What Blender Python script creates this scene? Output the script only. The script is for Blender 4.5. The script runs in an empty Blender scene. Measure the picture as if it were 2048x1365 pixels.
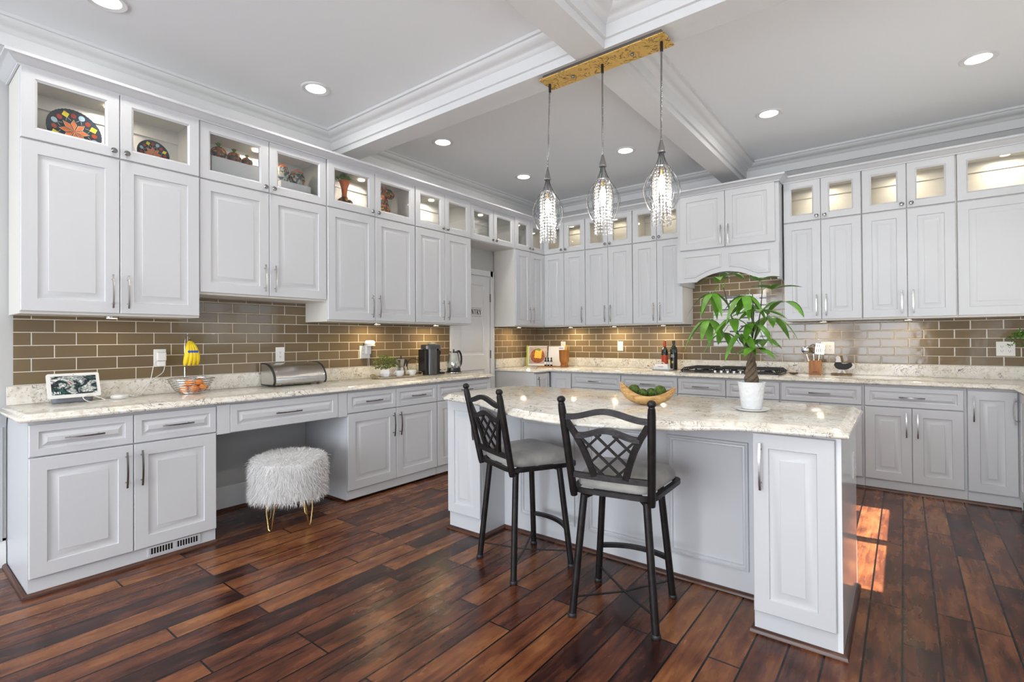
import bpy, bmesh, math, random
from mathutils import Vector, Matrix
PI = math.pi
random.seed(7)
SC = bpy.context.scene
COL = SC.collection

# ------------------------------------------------------------------ camera
C_YAW, C_PITCH, C_ROLL = .6619, .0072, -.0064
cam_d = bpy.data.cameras.new('camera')
cam = bpy.data.objects.new('camera', cam_d); COL.objects.link(cam)
cs, sn = math.cos(C_YAW), math.sin(C_YAW); cp, sp = math.cos(C_PITCH), math.sin(C_PITCH)
cr, sr = math.cos(C_ROLL), math.sin(C_ROLL)
Fv = Vector((-sn*cp, cs*cp, sp)); R0 = Vector((cs, sn, 0)); U0 = Vector((sn*sp, -cs*sp, cp))
Rv = R0*cr+U0*sr; Uv = -R0*sr+U0*cr
mw = Matrix((( Rv.x, Uv.x, -Fv.x, 4.0877), (Rv.y, Uv.y, -Fv.y, -5.8383), (Rv.z, Uv.z, -Fv.z, 1.2869), (0, 0, 0, 1)))
cam.matrix_world = mw
cam_d.sensor_width = 36.0; cam_d.lens = 1005.7/2048*36.0
cam_d.shift_y = (671.45-682.5)/2048
cam_d.clip_start = .02; cam_d.clip_end = 100
SC.camera = cam

# ------------------------------------------------------------------ view and light
vs = SC.view_settings
SC.display_settings.display_device = 'sRGB'
vs.view_transform = 'Standard'; vs.look = 'None'; vs.gamma = 1.0; vs.use_curve_mapping = False
vs.exposure = -.76
W = bpy.data.worlds.new('sky'); SC.world = W; W.use_nodes = True
wb = W.node_tree.nodes['Background']; wb.inputs[0].default_value = (.62, .76, 1, 1); wb.inputs[1].default_value = 1.6

def light(name, kind, loc, energy, color=(1, 1, 1), rot=(0, 0, 0), **kw):
    d = bpy.data.lights.new(name, kind); d.energy = energy; d.color = color
    for k, v in kw.items(): setattr(d, k, v)
    o = bpy.data.objects.new(name, d); o.location = loc; o.rotation_euler = rot; COL.objects.link(o)
    return o

H_CEIL = 3.15
ROOM_X, REAR_Y = 5.40, -10.5
DAY = (.86, .93, 1.0)
# sun through the sink window on the right wall
sun = light('sun', 'SUN', (9, -1.5, 5), 210.0, (1, .95, .90), angle=.008)
sun.rotation_euler = Vector((-1.0, -.08, -1.233)).to_track_quat('-Z', 'Y').to_euler()
# added fill lights at the rear and right walls; daylight at the sink window
light('added_rear_fill', 'AREA', (2.65, REAR_Y+.12, 1.45), 470, DAY, (PI/2+.05, 0, 0), shape='RECTANGLE', size=3.5, size_y=2.1)  # added fill in front of the opaque blind, standing for window daylight
light('added_side_fill', 'AREA', (ROOM_X-.06, -6.5, 1.35), 62, DAY, (PI/2+.55, 0, PI/2), shape='RECTANGLE', size=2.2, size_y=2.1)  # added fill at an unseen window, tilted up to lift the ceiling
light('daylight_sink_window', 'AREA', (ROOM_X+.16, -1.78, 1.72), 20, DAY, (PI/2, 0, PI/2), shape='RECTANGLE', size=1.6, size_y=1.05)
WARM = (1.0, .94, .85)
DOWN_AND_FILL_LIGHTS = [(.675, -5.04), (.675, -3.80), (.675, -2.50), (.665, -1.21), (1.93, -1.22), (3.22, -1.23), (4.50, -1.26), (4.5, -3.9), (4.5, -5.4), (2.0, -5.6), (3.3, -7.0), (2.0, -8.4)]  # later entries are added fill lamps out of view
LIGHT_DOWN_W = 7

# ------------------------------------------------------------------ materials
def nt(name):
    m = bpy.data.materials.new(name); m.use_nodes = True
    n = m.node_tree.nodes; l = m.node_tree.links
    return m, n, l, n['Principled BSDF']
def setp(b, **k):
    for a, v in k.items():
        key = {'rough': 'Roughness', 'metal': 'Metallic', 'spec': 'Specular IOR Level', 'coat': 'Coat Weight', 'coatr': 'Coat Roughness',
               'trans': 'Transmission Weight', 'ior': 'IOR', 'sheen': 'Sheen Weight', 'emit': 'Emission Strength', 'sss': 'Subsurface Weight', 'alpha': 'Alpha'}[a]
        b.inputs[key].default_value = v
def mat(name, col, rough=.5, bump=0, bscale=60, var=0, vscale=8, **k):
    m, n, l, b = nt(name)
    b.inputs['Base Color'].default_value = (*col, 1)
    setp(b, rough=rough, **k)
    if bump or var:
        tc = n.new('ShaderNodeTexCoord')
    if var:
        ns = n.new('ShaderNodeTexNoise'); ns.inputs['Scale'].default_value = vscale; ns.inputs['Detail'].default_value = 5
        l.new(tc.outputs['Object'], ns.inputs['Vector'])
        r = n.new('ShaderNodeValToRGB'); l.new(ns.outputs[0], r.inputs[0])
        r.color_ramp.elements[0].position = .3; r.color_ramp.elements[1].position = .7
        r.color_ramp.elements[0].color = (*[c*(1-var) for c in col], 1)
        r.color_ramp.elements[1].color = (*[min(1, c*(1+var)) for c in col], 1)
        l.new(r.outputs[0], b.inputs['Base Color'])
    if bump:
        nb = n.new('ShaderNodeTexNoise'); nb.inputs['Scale'].default_value = bscale; nb.inputs['Detail'].default_value = 4
        l.new(tc.outputs['Object'], nb.inputs['Vector'])
        bp = n.new('ShaderNodeBump'); bp.inputs['Strength'].default_value = bump; bp.inputs['Distance'].default_value = .01
        l.new(nb.outputs[0], bp.inputs['Height']); l.new(bp.outputs[0], b.inputs['Normal'])
    return m
def emis(name, col, s):
    m, n, l, b = nt(name); b.inputs['Base Color'].default_value = (*col, 1)
    b.inputs['Emission Color'].default_value = (*col, 1); b.inputs['Emission Strength'].default_value = s
    return m
def thin_glass(name, tint=(.97, .98, .98), refl=.10):
    m, n, l, b = nt(name); n.remove(b)
    out = n['Material Output']; t = n.new('ShaderNodeBsdfTransparent'); g = n.new('ShaderNodeBsdfGlossy'); x = n.new('ShaderNodeMixShader')
    lw = n.new('ShaderNodeLayerWeight'); lw.inputs[0].default_value = .25
    mu = n.new('ShaderNodeMath'); mu.operation = 'MULTIPLY_ADD'; mu.inputs[1].default_value = .7; mu.inputs[2].default_value = refl*.4
    t.inputs[0].default_value = (*tint, 1); g.inputs['Roughness'].default_value = .03
    l.new(lw.outputs['Fresnel'], mu.inputs[0]); l.new(mu.outputs[0], x.inputs[0])
    l.new(t.outputs[0], x.inputs[1]); l.new(g.outputs[0], x.inputs[2]); l.new(x.outputs[0], out.inputs[0])
    return m
def ramp(n, pts, interp='LINEAR'):
    r = n.new('ShaderNodeValToRGB'); cr_ = r.color_ramp; cr_.interpolation = interp
    while len(cr_.elements) < len(pts): cr_.elements.new(.5)
    for e, (p, c) in zip(cr_.elements, pts): e.position = p; e.color = (*c, 1) if len(c) == 3 else c
    return r
def mixc(n, l, fac, a, b, mode='MIX'):
    x = n.new('ShaderNodeMix'); x.data_type = 'RGBA'; x.blend_type = mode
    for s, v in ((x.inputs[0], fac), (x.inputs[6], a), (x.inputs[7], b)):
        if hasattr(v, 'links') or hasattr(v, 'is_linked'): l.new(v, s)
        elif isinstance(v, (int, float)): s.default_value = v
        else: s.default_value = (*v, 1)
    return x.outputs[2]

def make_floor():
    m, n, l, b = nt('hand_scraped_walnut')
    g = n.new('ShaderNodeNewGeometry'); sx = n.new('ShaderNodeSeparateXYZ'); l.new(g.outputs['Position'], sx.inputs[0])
    cx = n.new('ShaderNodeCombineXYZ'); l.new(sx.outputs[1], cx.inputs[0]); l.new(sx.outputs[0], cx.inputs[1])
    ad = n.new('ShaderNodeVectorMath'); ad.inputs[1].default_value = (31.35, 10.065, 0); l.new(cx.outputs[0], ad.inputs[0])
    def brick(w, ms, c1, c2):
        k = n.new('ShaderNodeTexBrick'); k.offset = .37; k.offset_frequency = 3; k.squash = 1.35; k.squash_frequency = 5
        k.inputs['Scale'].default_value = 1; k.inputs['Brick Width'].default_value = w; k.inputs['Row Height'].default_value = .124
        k.inputs['Mortar Size'].default_value = ms; k.inputs['Mortar Smooth'].default_value = .15; k.inputs['Bias'].default_value = 0
        k.inputs['Color1'].default_value = (*c1, 1); k.inputs['Color2'].default_value = (*c2, 1); k.inputs['Mortar'].default_value = (0, 0, 0, 1)
        l.new(ad.outputs[0], k.inputs['Vector']); return k
    k = brick(.92, .0042, (0, 0, 0), (1, 1, 1))
    # per-plank shifted grain
    shift = n.new('ShaderNodeVectorMath'); shift.operation = 'MULTIPLY_ADD'; l.new(k.outputs['Color'], shift.inputs[0])
    shift.inputs[1].default_value = (7, 5, 3); l.new(cx.outputs[0], shift.inputs[2])
    mp = n.new('ShaderNodeMapping'); mp.inputs['Scale'].default_value = (1.6, 16, 1); l.new(shift.outputs[0], mp.inputs[0])
    ng = n.new('ShaderNodeTexNoise'); ng.inputs['Scale'].default_value = 2.2; ng.inputs['Detail'].default_value = 9; ng.inputs['Roughness'].default_value = .62; ng.inputs['Distortion'].default_value = .5
    l.new(mp.outputs[0], ng.inputs['Vector'])
    mb = n.new('ShaderNodeMapping'); mb.inputs['Scale'].default_value = (2.2, 5.5, 1); l.new(shift.outputs[0], mb.inputs[0])
    nb = n.new('ShaderNodeTexNoise'); nb.inputs['Scale'].default_value = 2.0; nb.inputs['Detail'].default_value = 4; nb.inputs['Roughness'].default_value = .5; nb.inputs['Distortion'].default_value = .3
    l.new(mb.outputs[0], nb.inputs['Vector'])
    def math_(op, a, bb):
        q = n.new('ShaderNodeMath'); q.operation = op
        for i, v in enumerate((a, bb)):
            if isinstance(v, (int, float)): q.inputs[i].default_value = v
            else: l.new(v, q.inputs[i])
        return q.outputs[0]
    sep = n.new('ShaderNodeSeparateColor'); l.new(k.outputs['Color'], sep.inputs[0])
    v = math_('ADD', math_('MULTIPLY', sep.outputs[0], .30), math_('ADD', math_('MULTIPLY', ng.outputs[0], .48), math_('MULTIPLY', nb.outputs[0], .55)))
    v = math_('SUBTRACT', v, .19)
    r = ramp(n, [(.20, (.008, .004, .004)), (.34, (.036, .012, .009)), (.48, (.105, .032, .015)), (.62, (.205, .075, .027)), (.80, (.34, .145, .052))])
    l.new(v, r.inputs[0])
    gap = mixc(n, l, k.outputs['Fac'], r.outputs[0], (.004, .002, .002))
    l.new(gap, b.inputs['Base Color'])
    rr = n.new('ShaderNodeMapRange'); rr.inputs[3].default_value = .16; rr.inputs[4].default_value = .36; l.new(nb.outputs[0], rr.inputs[0]); l.new(rr.outputs[0], b.inputs['Roughness'])
    mw_ = n.new('ShaderNodeMapping'); mw_.inputs['Scale'].default_value = (5, 14, 1); l.new(shift.outputs[0], mw_.inputs[0])
    nw = n.new('ShaderNodeTexNoise'); nw.inputs['Scale'].default_value = 1.6; nw.inputs['Detail'].default_value = 3; l.new(mw_.outputs[0], nw.inputs['Vector'])
    hgt = math_('SUBTRACT', math_('ADD', math_('MULTIPLY', nw.outputs[0], .40), math_('MULTIPLY', ng.outputs[0], .12)), math_('MULTIPLY', k.outputs['Fac'], .9))
    bp = n.new('ShaderNodeBump'); bp.inputs['Strength'].default_value = .45; bp.inputs['Distance'].default_value = .006
    l.new(hgt, bp.inputs['Height']); l.new(bp.outputs[0], b.inputs['Normal'])
    setp(b, spec=.32)
    return m

def make_quartz():
    m, n, l, b = nt('veined_quartz')
    g = n.new('ShaderNodeNewGeometry'); P = g.outputs['Position']
    def noise(sc, det=4, ro=.55, dist=0):
        q = n.new('ShaderNodeTexNoise'); q.inputs['Scale'].default_value = sc; q.inputs['Detail'].default_value = det
        q.inputs['Roughness'].default_value = ro; q.inputs['Distortion'].default_value = dist; l.new(P, q.inputs['Vector']); return q.outputs[0]
    base = ramp(n, [(.30, (.60, .55, .46)), (.48, (.76, .72, .64)), (.7, (.84, .82, .77))]); l.new(noise(24, 6, .65), base.inputs[0])
    spk = ramp(n, [(.60, (0, 0, 0)), (.70, (1, 1, 1))]); l.new(noise(60, 4, .6), spk.inputs[0])
    c = mixc(n, l, spk.outputs[0], base.outputs[0], (.44, .39, .31))
    vein = ramp(n, [(.484, (0, 0, 0)), (.4975, (1, 1, 1)), (.5025, (1, 1, 1)), (.516, (0, 0, 0))]); l.new(noise(8.5, 5, .55, 1.6), vein.inputs[0])
    msk = ramp(n, [(.52, (0, 0, 0)), (.60, (1, 1, 1))]); l.new(noise(5.5, 2), msk.inputs[0])
    mv = n.new('ShaderNodeMath'); mv.operation = 'MULTIPLY'; l.new(vein.outputs[0], mv.inputs[0]); l.new(msk.outputs[0], mv.inputs[1])
    c = mixc(n, l, mv.outputs[0], c, (.045, .04, .038))
    v2 = ramp(n, [(.475, (0, 0, 0)), (.4985, (.7, .7, .7)), (.5015, (.7, .7, .7)), (.525, (0, 0, 0))]); l.new(noise(15, 3, .5, 2.2), v2.inputs[0])
    ms2 = ramp(n, [(.5, (0, 0, 0)), (.58, (1, 1, 1))]); l.new(noise(8, 2), ms2.inputs[0])
    m2 = n.new('ShaderNodeMath'); m2.operation = 'MULTIPLY'; l.new(v2.outputs[0], m2.inputs[0]); l.new(ms2.outputs[0], m2.inputs[1])
    c = mixc(n, l, m2.outputs[0], c, (.16, .13, .10))
    l.new(c, b.inputs['Base Color']); setp(b, rough=.12, spec=.5)
    return m

def make_tile(axis, name):
    m, n, l, b = nt(name)
    g = n.new('ShaderNodeNewGeometry'); sx = n.new('ShaderNodeSeparateXYZ'); l.new(g.outputs['Position'], sx.inputs[0])
    cx = n.new('ShaderNodeCombineXYZ'); l.new(sx.outputs[1 if axis == 'Y' else 0], cx.inputs[0]); l.new(sx.outputs[2], cx.inputs[1])
    ad = n.new('ShaderNodeVectorMath'); ad.inputs[1].default_value = ((5.239+.206*10) if axis == 'Y' else (-3.301+.206*30-.103), -1.035+.0775*20, 0); l.new(cx.outputs[0], ad.inputs[0])
    k = n.new('ShaderNodeTexBrick'); k.offset = .5; k.inputs['Scale'].default_value = 1
    k.inputs['Brick Width'].default_value = .206; k.inputs['Row Height'].default_value = .0775; k.inputs['Mortar Size'].default_value = .0023
    k.inputs['Mortar Smooth'].default_value = .1; k.inputs['Bias'].default_value = 0
    k.inputs['Color1'].default_value = (.160, .115, .066, 1); k.inputs['Color2'].default_value = (.200, .145, .082, 1); k.inputs['Mortar'].default_value = (.70, .66, .58, 1)
    l.new(ad.outputs[0], k.inputs['Vector']); l.new(k.outputs['Color'], b.inputs['Base Color'])
    k2 = n.new('ShaderNodeTexBrick'); k2.offset = .5; k2.inputs['Scale'].default_value = 1
    k2.inputs['Brick Width'].default_value = .206; k2.inputs['Row Height'].default_value = .0775; k2.inputs['Mortar Size'].default_value = .007; k2.inputs['Mortar Smooth'].default_value = 1
    l.new(ad.outputs[0], k2.inputs['Vector'])
    ns = n.new('ShaderNodeTexNoise'); ns.inputs['Scale'].default_value = 9; ns.inputs['Detail'].default_value = 2; l.new(g.outputs['Position'], ns.inputs['Vector'])
    mt = n.new('ShaderNodeMath'); mt.operation = 'MULTIPLY_ADD'; mt.inputs[1].default_value = -.6; l.new(k2.outputs['Fac'], mt.inputs[0]); l.new(ns.outputs[0], mt.inputs[2])
    bp = n.new('ShaderNodeBump'); bp.inputs['Strength'].default_value = .35; bp.inputs['Distance'].default_value = .003
    l.new(mt.outputs[0], bp.inputs['Height']); l.new(bp.outputs[0], b.inputs['Normal'])
    rr = n.new('ShaderNodeMapRange'); rr.inputs[3].default_value = .09; rr.inputs[4].default_value = .7; l.new(k.outputs['Fac'], rr.inputs[0]); l.new(rr.outputs[0], b.inputs['Roughness'])
    setp(b, spec=.42)
    return m

def make_mosaic():
    m, n, l, b = nt('linear_glass_mosaic')
    g = n.new('ShaderNodeNewGeometry'); sx = n.new('ShaderNodeSeparateXYZ'); l.new(g.outputs['Position'], sx.inputs[0])
    cx = n.new('ShaderNodeCombineXYZ'); l.new(sx.outputs[0], cx.inputs[0]); l.new(sx.outputs[2], cx.inputs[1])
    ad = n.new('ShaderNodeVectorMath'); ad.inputs[1].default_value = (7.3, 5.0, 0); l.new(cx.outputs[0], ad.inputs[0])
    k = n.new('ShaderNodeTexBrick'); k.offset = .41; k.offset_frequency = 2; k.squash = .45; k.squash_frequency = 3; k.inputs['Scale'].default_value = 1
    k.inputs['Brick Width'].default_value = .19; k.inputs['Row Height'].default_value = .0185; k.inputs['Mortar Size'].default_value = .001; k.inputs['Bias'].default_value = 0
    k.inputs['Color1'].default_value = (0, 0, 0, 1); k.inputs['Color2'].default_value = (1, 1, 1, 1); k.inputs['Mortar'].default_value = (.55, .55, .55, 1)
    l.new(ad.outputs[0], k.inputs['Vector'])
    r = ramp(n, [(0, (.70, .70, .70)), (.22, (.60, .60, .62)), (.55, (.74, .74, .74)), (.80, (.13, .12, .13))], 'CONSTANT'); l.new(k.outputs['Color'], r.inputs[0])
    l.new(r.outputs[0], b.inputs['Base Color']); setp(b, rough=.12)
    return m

def make_wood(name, c1, c2, scale=(3, 30, 30), rough=.45, dist=2.5):
    m, n, l, b = nt(name)
    tc = n.new('ShaderNodeTexCoord'); mp = n.new('ShaderNodeMapping'); mp.inputs['Scale'].default_value = scale; l.new(tc.outputs['Object'], mp.inputs[0])
    ns = n.new('ShaderNodeTexNoise'); ns.inputs['Scale'].default_value = 1; ns.inputs['Detail'].default_value = 5; ns.inputs['Distortion'].default_value = dist; l.new(mp.outputs[0], ns.inputs['Vector'])
    r = ramp(n, [(.3, c1), (.7, c2)]); l.new(ns.outputs[0], r.inputs[0]); l.new(r.outputs[0], b.inputs['Base Color']); setp(b, rough=rough)
    return m

MT = {}
MT['white'] = mat('white_painted_wood', (.60, .61, .63), .38, bump=.02, bscale=90)
MT['inside'] = mat('white_cabinet_interior', (.70, .68, .64), .5)
MT['trim'] = mat('white_satin_trim', (.72, .725, .73), .42)
MT['ceil'] = mat('ceiling_paint', (.85, .875, .90), .5)
MT['wall'] = mat('grey_wall_paint', (.50, .505, .50), .7, bump=.04, bscale=160)
MT['ceramic_white'] = mat('white_glazed_ceramic', (.82, .82, .82), .15)
MT['plastic_white'] = mat('white_plastic', (.80, .79, .76), .35)
MT['steel'] = mat('brushed_nickel', (.55, .54, .52), .26, metal=1.0)
MT['steel_dark'] = mat('dark_nickel_and_floor_tone', (.30, .29, .28), .25, metal=1.0)  # on low pulls this tone also carries the dark floor reflection
MT['wire'] = mat('dark_chrome_wire', (.22, .22, .22), .18, metal=1.0)
MT['chrome'] = mat('polished_chrome', (.78, .78, .78), .08, metal=1.0)
MT['stainless'] = mat('brushed_stainless', (.62, .60, .57), .24, metal=1.0)
MT['black_metal'] = mat('dark_bronze_iron', (.022, .019, .019), .42, bump=.12, bscale=120, metal=.55, var=.35, vscale=25)
MT['black'] = mat('black_enamel', (.012, .012, .013), .25)
MT['black_matte'] = mat('black_plastic', (.02, .02, .022), .5)
MT['iron'] = mat('cast_iron', (.018, .018, .019), .55, bump=.1, bscale=200)
MT['gold'] = mat('brass_wire', (.80, .58, .24), .25, metal=1.0)
def goldleaf():
    m, n, l, b = nt('wrinkled_gold_leaf'); tc = n.new('ShaderNodeTexCoord')
    q = n.new('ShaderNodeTexNoise'); q.inputs['Scale'].default_value = 13; q.inputs['Detail'].default_value = 3; q.inputs['Distortion'].default_value = 1.6; l.new(tc.outputs['Object'], q.inputs['Vector'])
    r = ramp(n, [(.47, (.80, .52, .14)), (.495, (.22, .10, .02)), (.505, (.22, .10, .02)), (.53, (.80, .52, .14))]); l.new(q.outputs[0], r.inputs[0])
    q2 = n.new('ShaderNodeTexNoise'); q2.inputs['Scale'].default_value = 9; l.new(tc.outputs['Object'], q2.inputs['Vector']); r2 = ramp(n, [(.40, (0, 0, 0)), (.47, (1, 1, 1))]); l.new(q2.outputs[0], r2.inputs[0])
    l.new(mixc(n, l, r2.outputs[0], (.80, .52, .14), r.outputs[0]), b.inputs['Base Color']); setp(b, rough=.38, metal=.35)
    return m
MT['gold_plate'] = goldleaf()
MT['green'] = mat('fresh_green_leaf', (.095, .25, .020), .35, var=.35, vscale=14)
MT['green2'] = mat('pale_green_leaf', (.13, .17, .03), .5, var=.4, vscale=30)
MT['moss'] = mat('preserved_moss', (.075, .12, .018), .95, bump=1, bscale=180, var=.7, vscale=70)
MT['bark'] = mat('braided_bark', (.12, .085, .055), .8, bump=.6, bscale=60, var=.45, vscale=30)
MT['stem'] = mat('dark_plant_stem', (.035, .03, .02), .6)
MT['fur'] = mat('white_faux_fur', (.82, .81, .80), .85)
MT['suede'] = mat('grey_suede', (.36, .35, .32), .8, var=.35, vscale=7, sheen=.4)
MT['orange'] = mat('orange_peel', (.86, .25, .015), .45, bump=.3, bscale=220)
MT['yellow'] = mat('banana_peel', (.86, .62, .02), .5, var=.12, vscale=20)
MT['banana_tip'] = mat('banana_tip', (.05, .035, .015), .8)
MT['blue'] = mat('blue_paper_label', (.02, .08, .45), .5)
MT['glass'] = thin_glass('cabinet_glass')
MT['kettle_glass'] = thin_glass('kettle_glass', (.93, .95, .95), .25)
MT['lens'] = emis('lit_lamp_lens', (1, .96, .88), 9)
MT['bulb'] = emis('lit_bulb', (1, .93, .80), 12)
MT['puck'] = emis('lit_cabinet_puck', (1, .86, .62), 7)
MT['floor'] = make_floor(); MT['quartz'] = make_quartz()
MT['tileY'] = make_tile('Y', 'taupe_glass_subway_tile'); MT['tileX'] = make_tile('X', 'taupe_glass_subway_tile_back'); MT['mosaic'] = make_mosaic()
MT['olive'] = make_wood('olive_wood', (.36, .17, .05), (.68, .44, .18), (9, 30, 45))
MT['oak'] = make_wood('amber_wood', (.26, .085, .015), (.50, .20, .04), (30, 30, 4), .4, 1)
MT['oak_dark'] = make_wood('aged_wood', (.10, .055, .025), (.22, .13, .06), (4, 40, 40), .6, 1)
MT['shoe'] = make_wood('dark_shoe_moulding', (.03, .012, .008), (.10, .038, .02), (2, 2, 30), .35, 1)
MT['grey_plastic'] = mat('grey_fabric_base', (.20, .21, .235), .8)
MT['titan'] = mat('titanium_grey_plastic', (.115, .115, .12), .3, metal=.6)
MT['terracotta'] = mat('orange_glazed_clay', (.70, .16, .035), .3)
MT['paper'] = mat('white_paper', (.80, .78, .76), .6)
MT['limegreen'] = mat('lime_book_cover', (.38, .42, .03), .5)
MT['red'] = mat('red_foil', (.55, .06, .02), .35)
MT['botglass'] = mat('dark_bottle_glass', (.008, .012, .008), .06, spec=.8)
MT['foodbrown'] = mat('pecan_brown', (.28, .08, .02), .6, bump=.8, bscale=90, var=.8, vscale=90)
MT['butter'] = mat('golden_squash', (.95, .50, .03), .5, var=.2, vscale=40)
MT['marble'] = mat('tray_marble', (.46, .38, .28), .3, var=.3, vscale=20)
MT['ink'] = mat('black_lettering', (.012, .012, .012), .6)
MT['shellblue'] = mat('light_blue_glaze', (.35, .50, .62), .25)
MT['glz_navy'] = mat('navy_glaze', (.015, .03, .05), .2)
MT['glz_yel'] = mat('yellow_glaze', (.72, .62, .03), .25)
MT['glz_red'] = mat('red_glaze', (.33, .035, .012), .25)
MT['glz_cream'] = mat('cream_glaze', (.78, .70, .52), .25)
def beadmat():
    m, n, l, b = nt('crystal_bead'); n.remove(b); out = n['Material Output']
    t = n.new('ShaderNodeBsdfTransparent'); g = n.new('ShaderNodeBsdfGlossy'); g.inputs['Roughness'].default_value = .06
    d = n.new('ShaderNodeBsdfTranslucent'); d.inputs[0].default_value = (.95, .95, .95, 1); t.inputs[0].default_value = (.96, .96, .97, 1)
    a = n.new('ShaderNodeMixShader'); a.inputs[0].default_value = .30; c = n.new('ShaderNodeMixShader')
    lw = n.new('ShaderNodeLayerWeight'); lw.inputs[0].default_value = .62
    l.new(lw.outputs['Facing'], c.inputs[0]); l.new(t.outputs[0], a.inputs[1]); l.new(d.outputs[0], a.inputs[2]); l.new(a.outputs[0], c.inputs[1]); l.new(g.outputs[0], c.inputs[2]); l.new(c.outputs[0], out.inputs[0])
    return m
MT['crystal'] = beadmat()
def painted(name, cols, sc):
    m, n, l, b = nt(name); tc = n.new('ShaderNodeTexCoord')
    v = n.new('ShaderNodeTexVoronoi'); v.inputs['Scale'].default_value = sc; l.new(tc.outputs['Object'], v.inputs['Vector'])
    s = n.new('ShaderNodeSeparateColor'); l.new(v.outputs['Color'], s.inputs[0])
    pts = [(i/len(cols), c) for i, c in enumerate(cols)]
    r = ramp(n, pts, 'CONSTANT'); l.new(s.outputs[0], r.inputs[0])
    rr = ramp(n, [(.0, (1, 1, 1)), (.12, (0, 0, 0))]); l.new(v.outputs['Distance'], rr.inputs[0])
    c = mixc(n, l, rr.outputs[0], r.outputs[0], (.75, .70, .55)); l.new(c, b.inputs['Base Color']); setp(b, rough=.22)
    return m
MT['folk'] = painted('folk_painted_glaze', [(.02, .03, .03), (.50, .14, .02), (.03, .05, .03), (.60, .28, .03), (.015, .015, .02), (.25, .05, .015)], 60)
MT['folkblue'] = painted('folk_painted_blue_glaze', [(.05, .10, .14), (.40, .17, .04), (.30, .42, .45), (.03, .06, .12), (.55, .50, .35)], 70)
MT['screenart'] = painted('abstract_screen_picture', [(.02, .03, .04), (.25, .30, .30), (.05, .16, .13), (.50, .48, .46), (.02, .02, .03), (.28, .07, .08), (.10, .14, .08)], 55)

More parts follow.
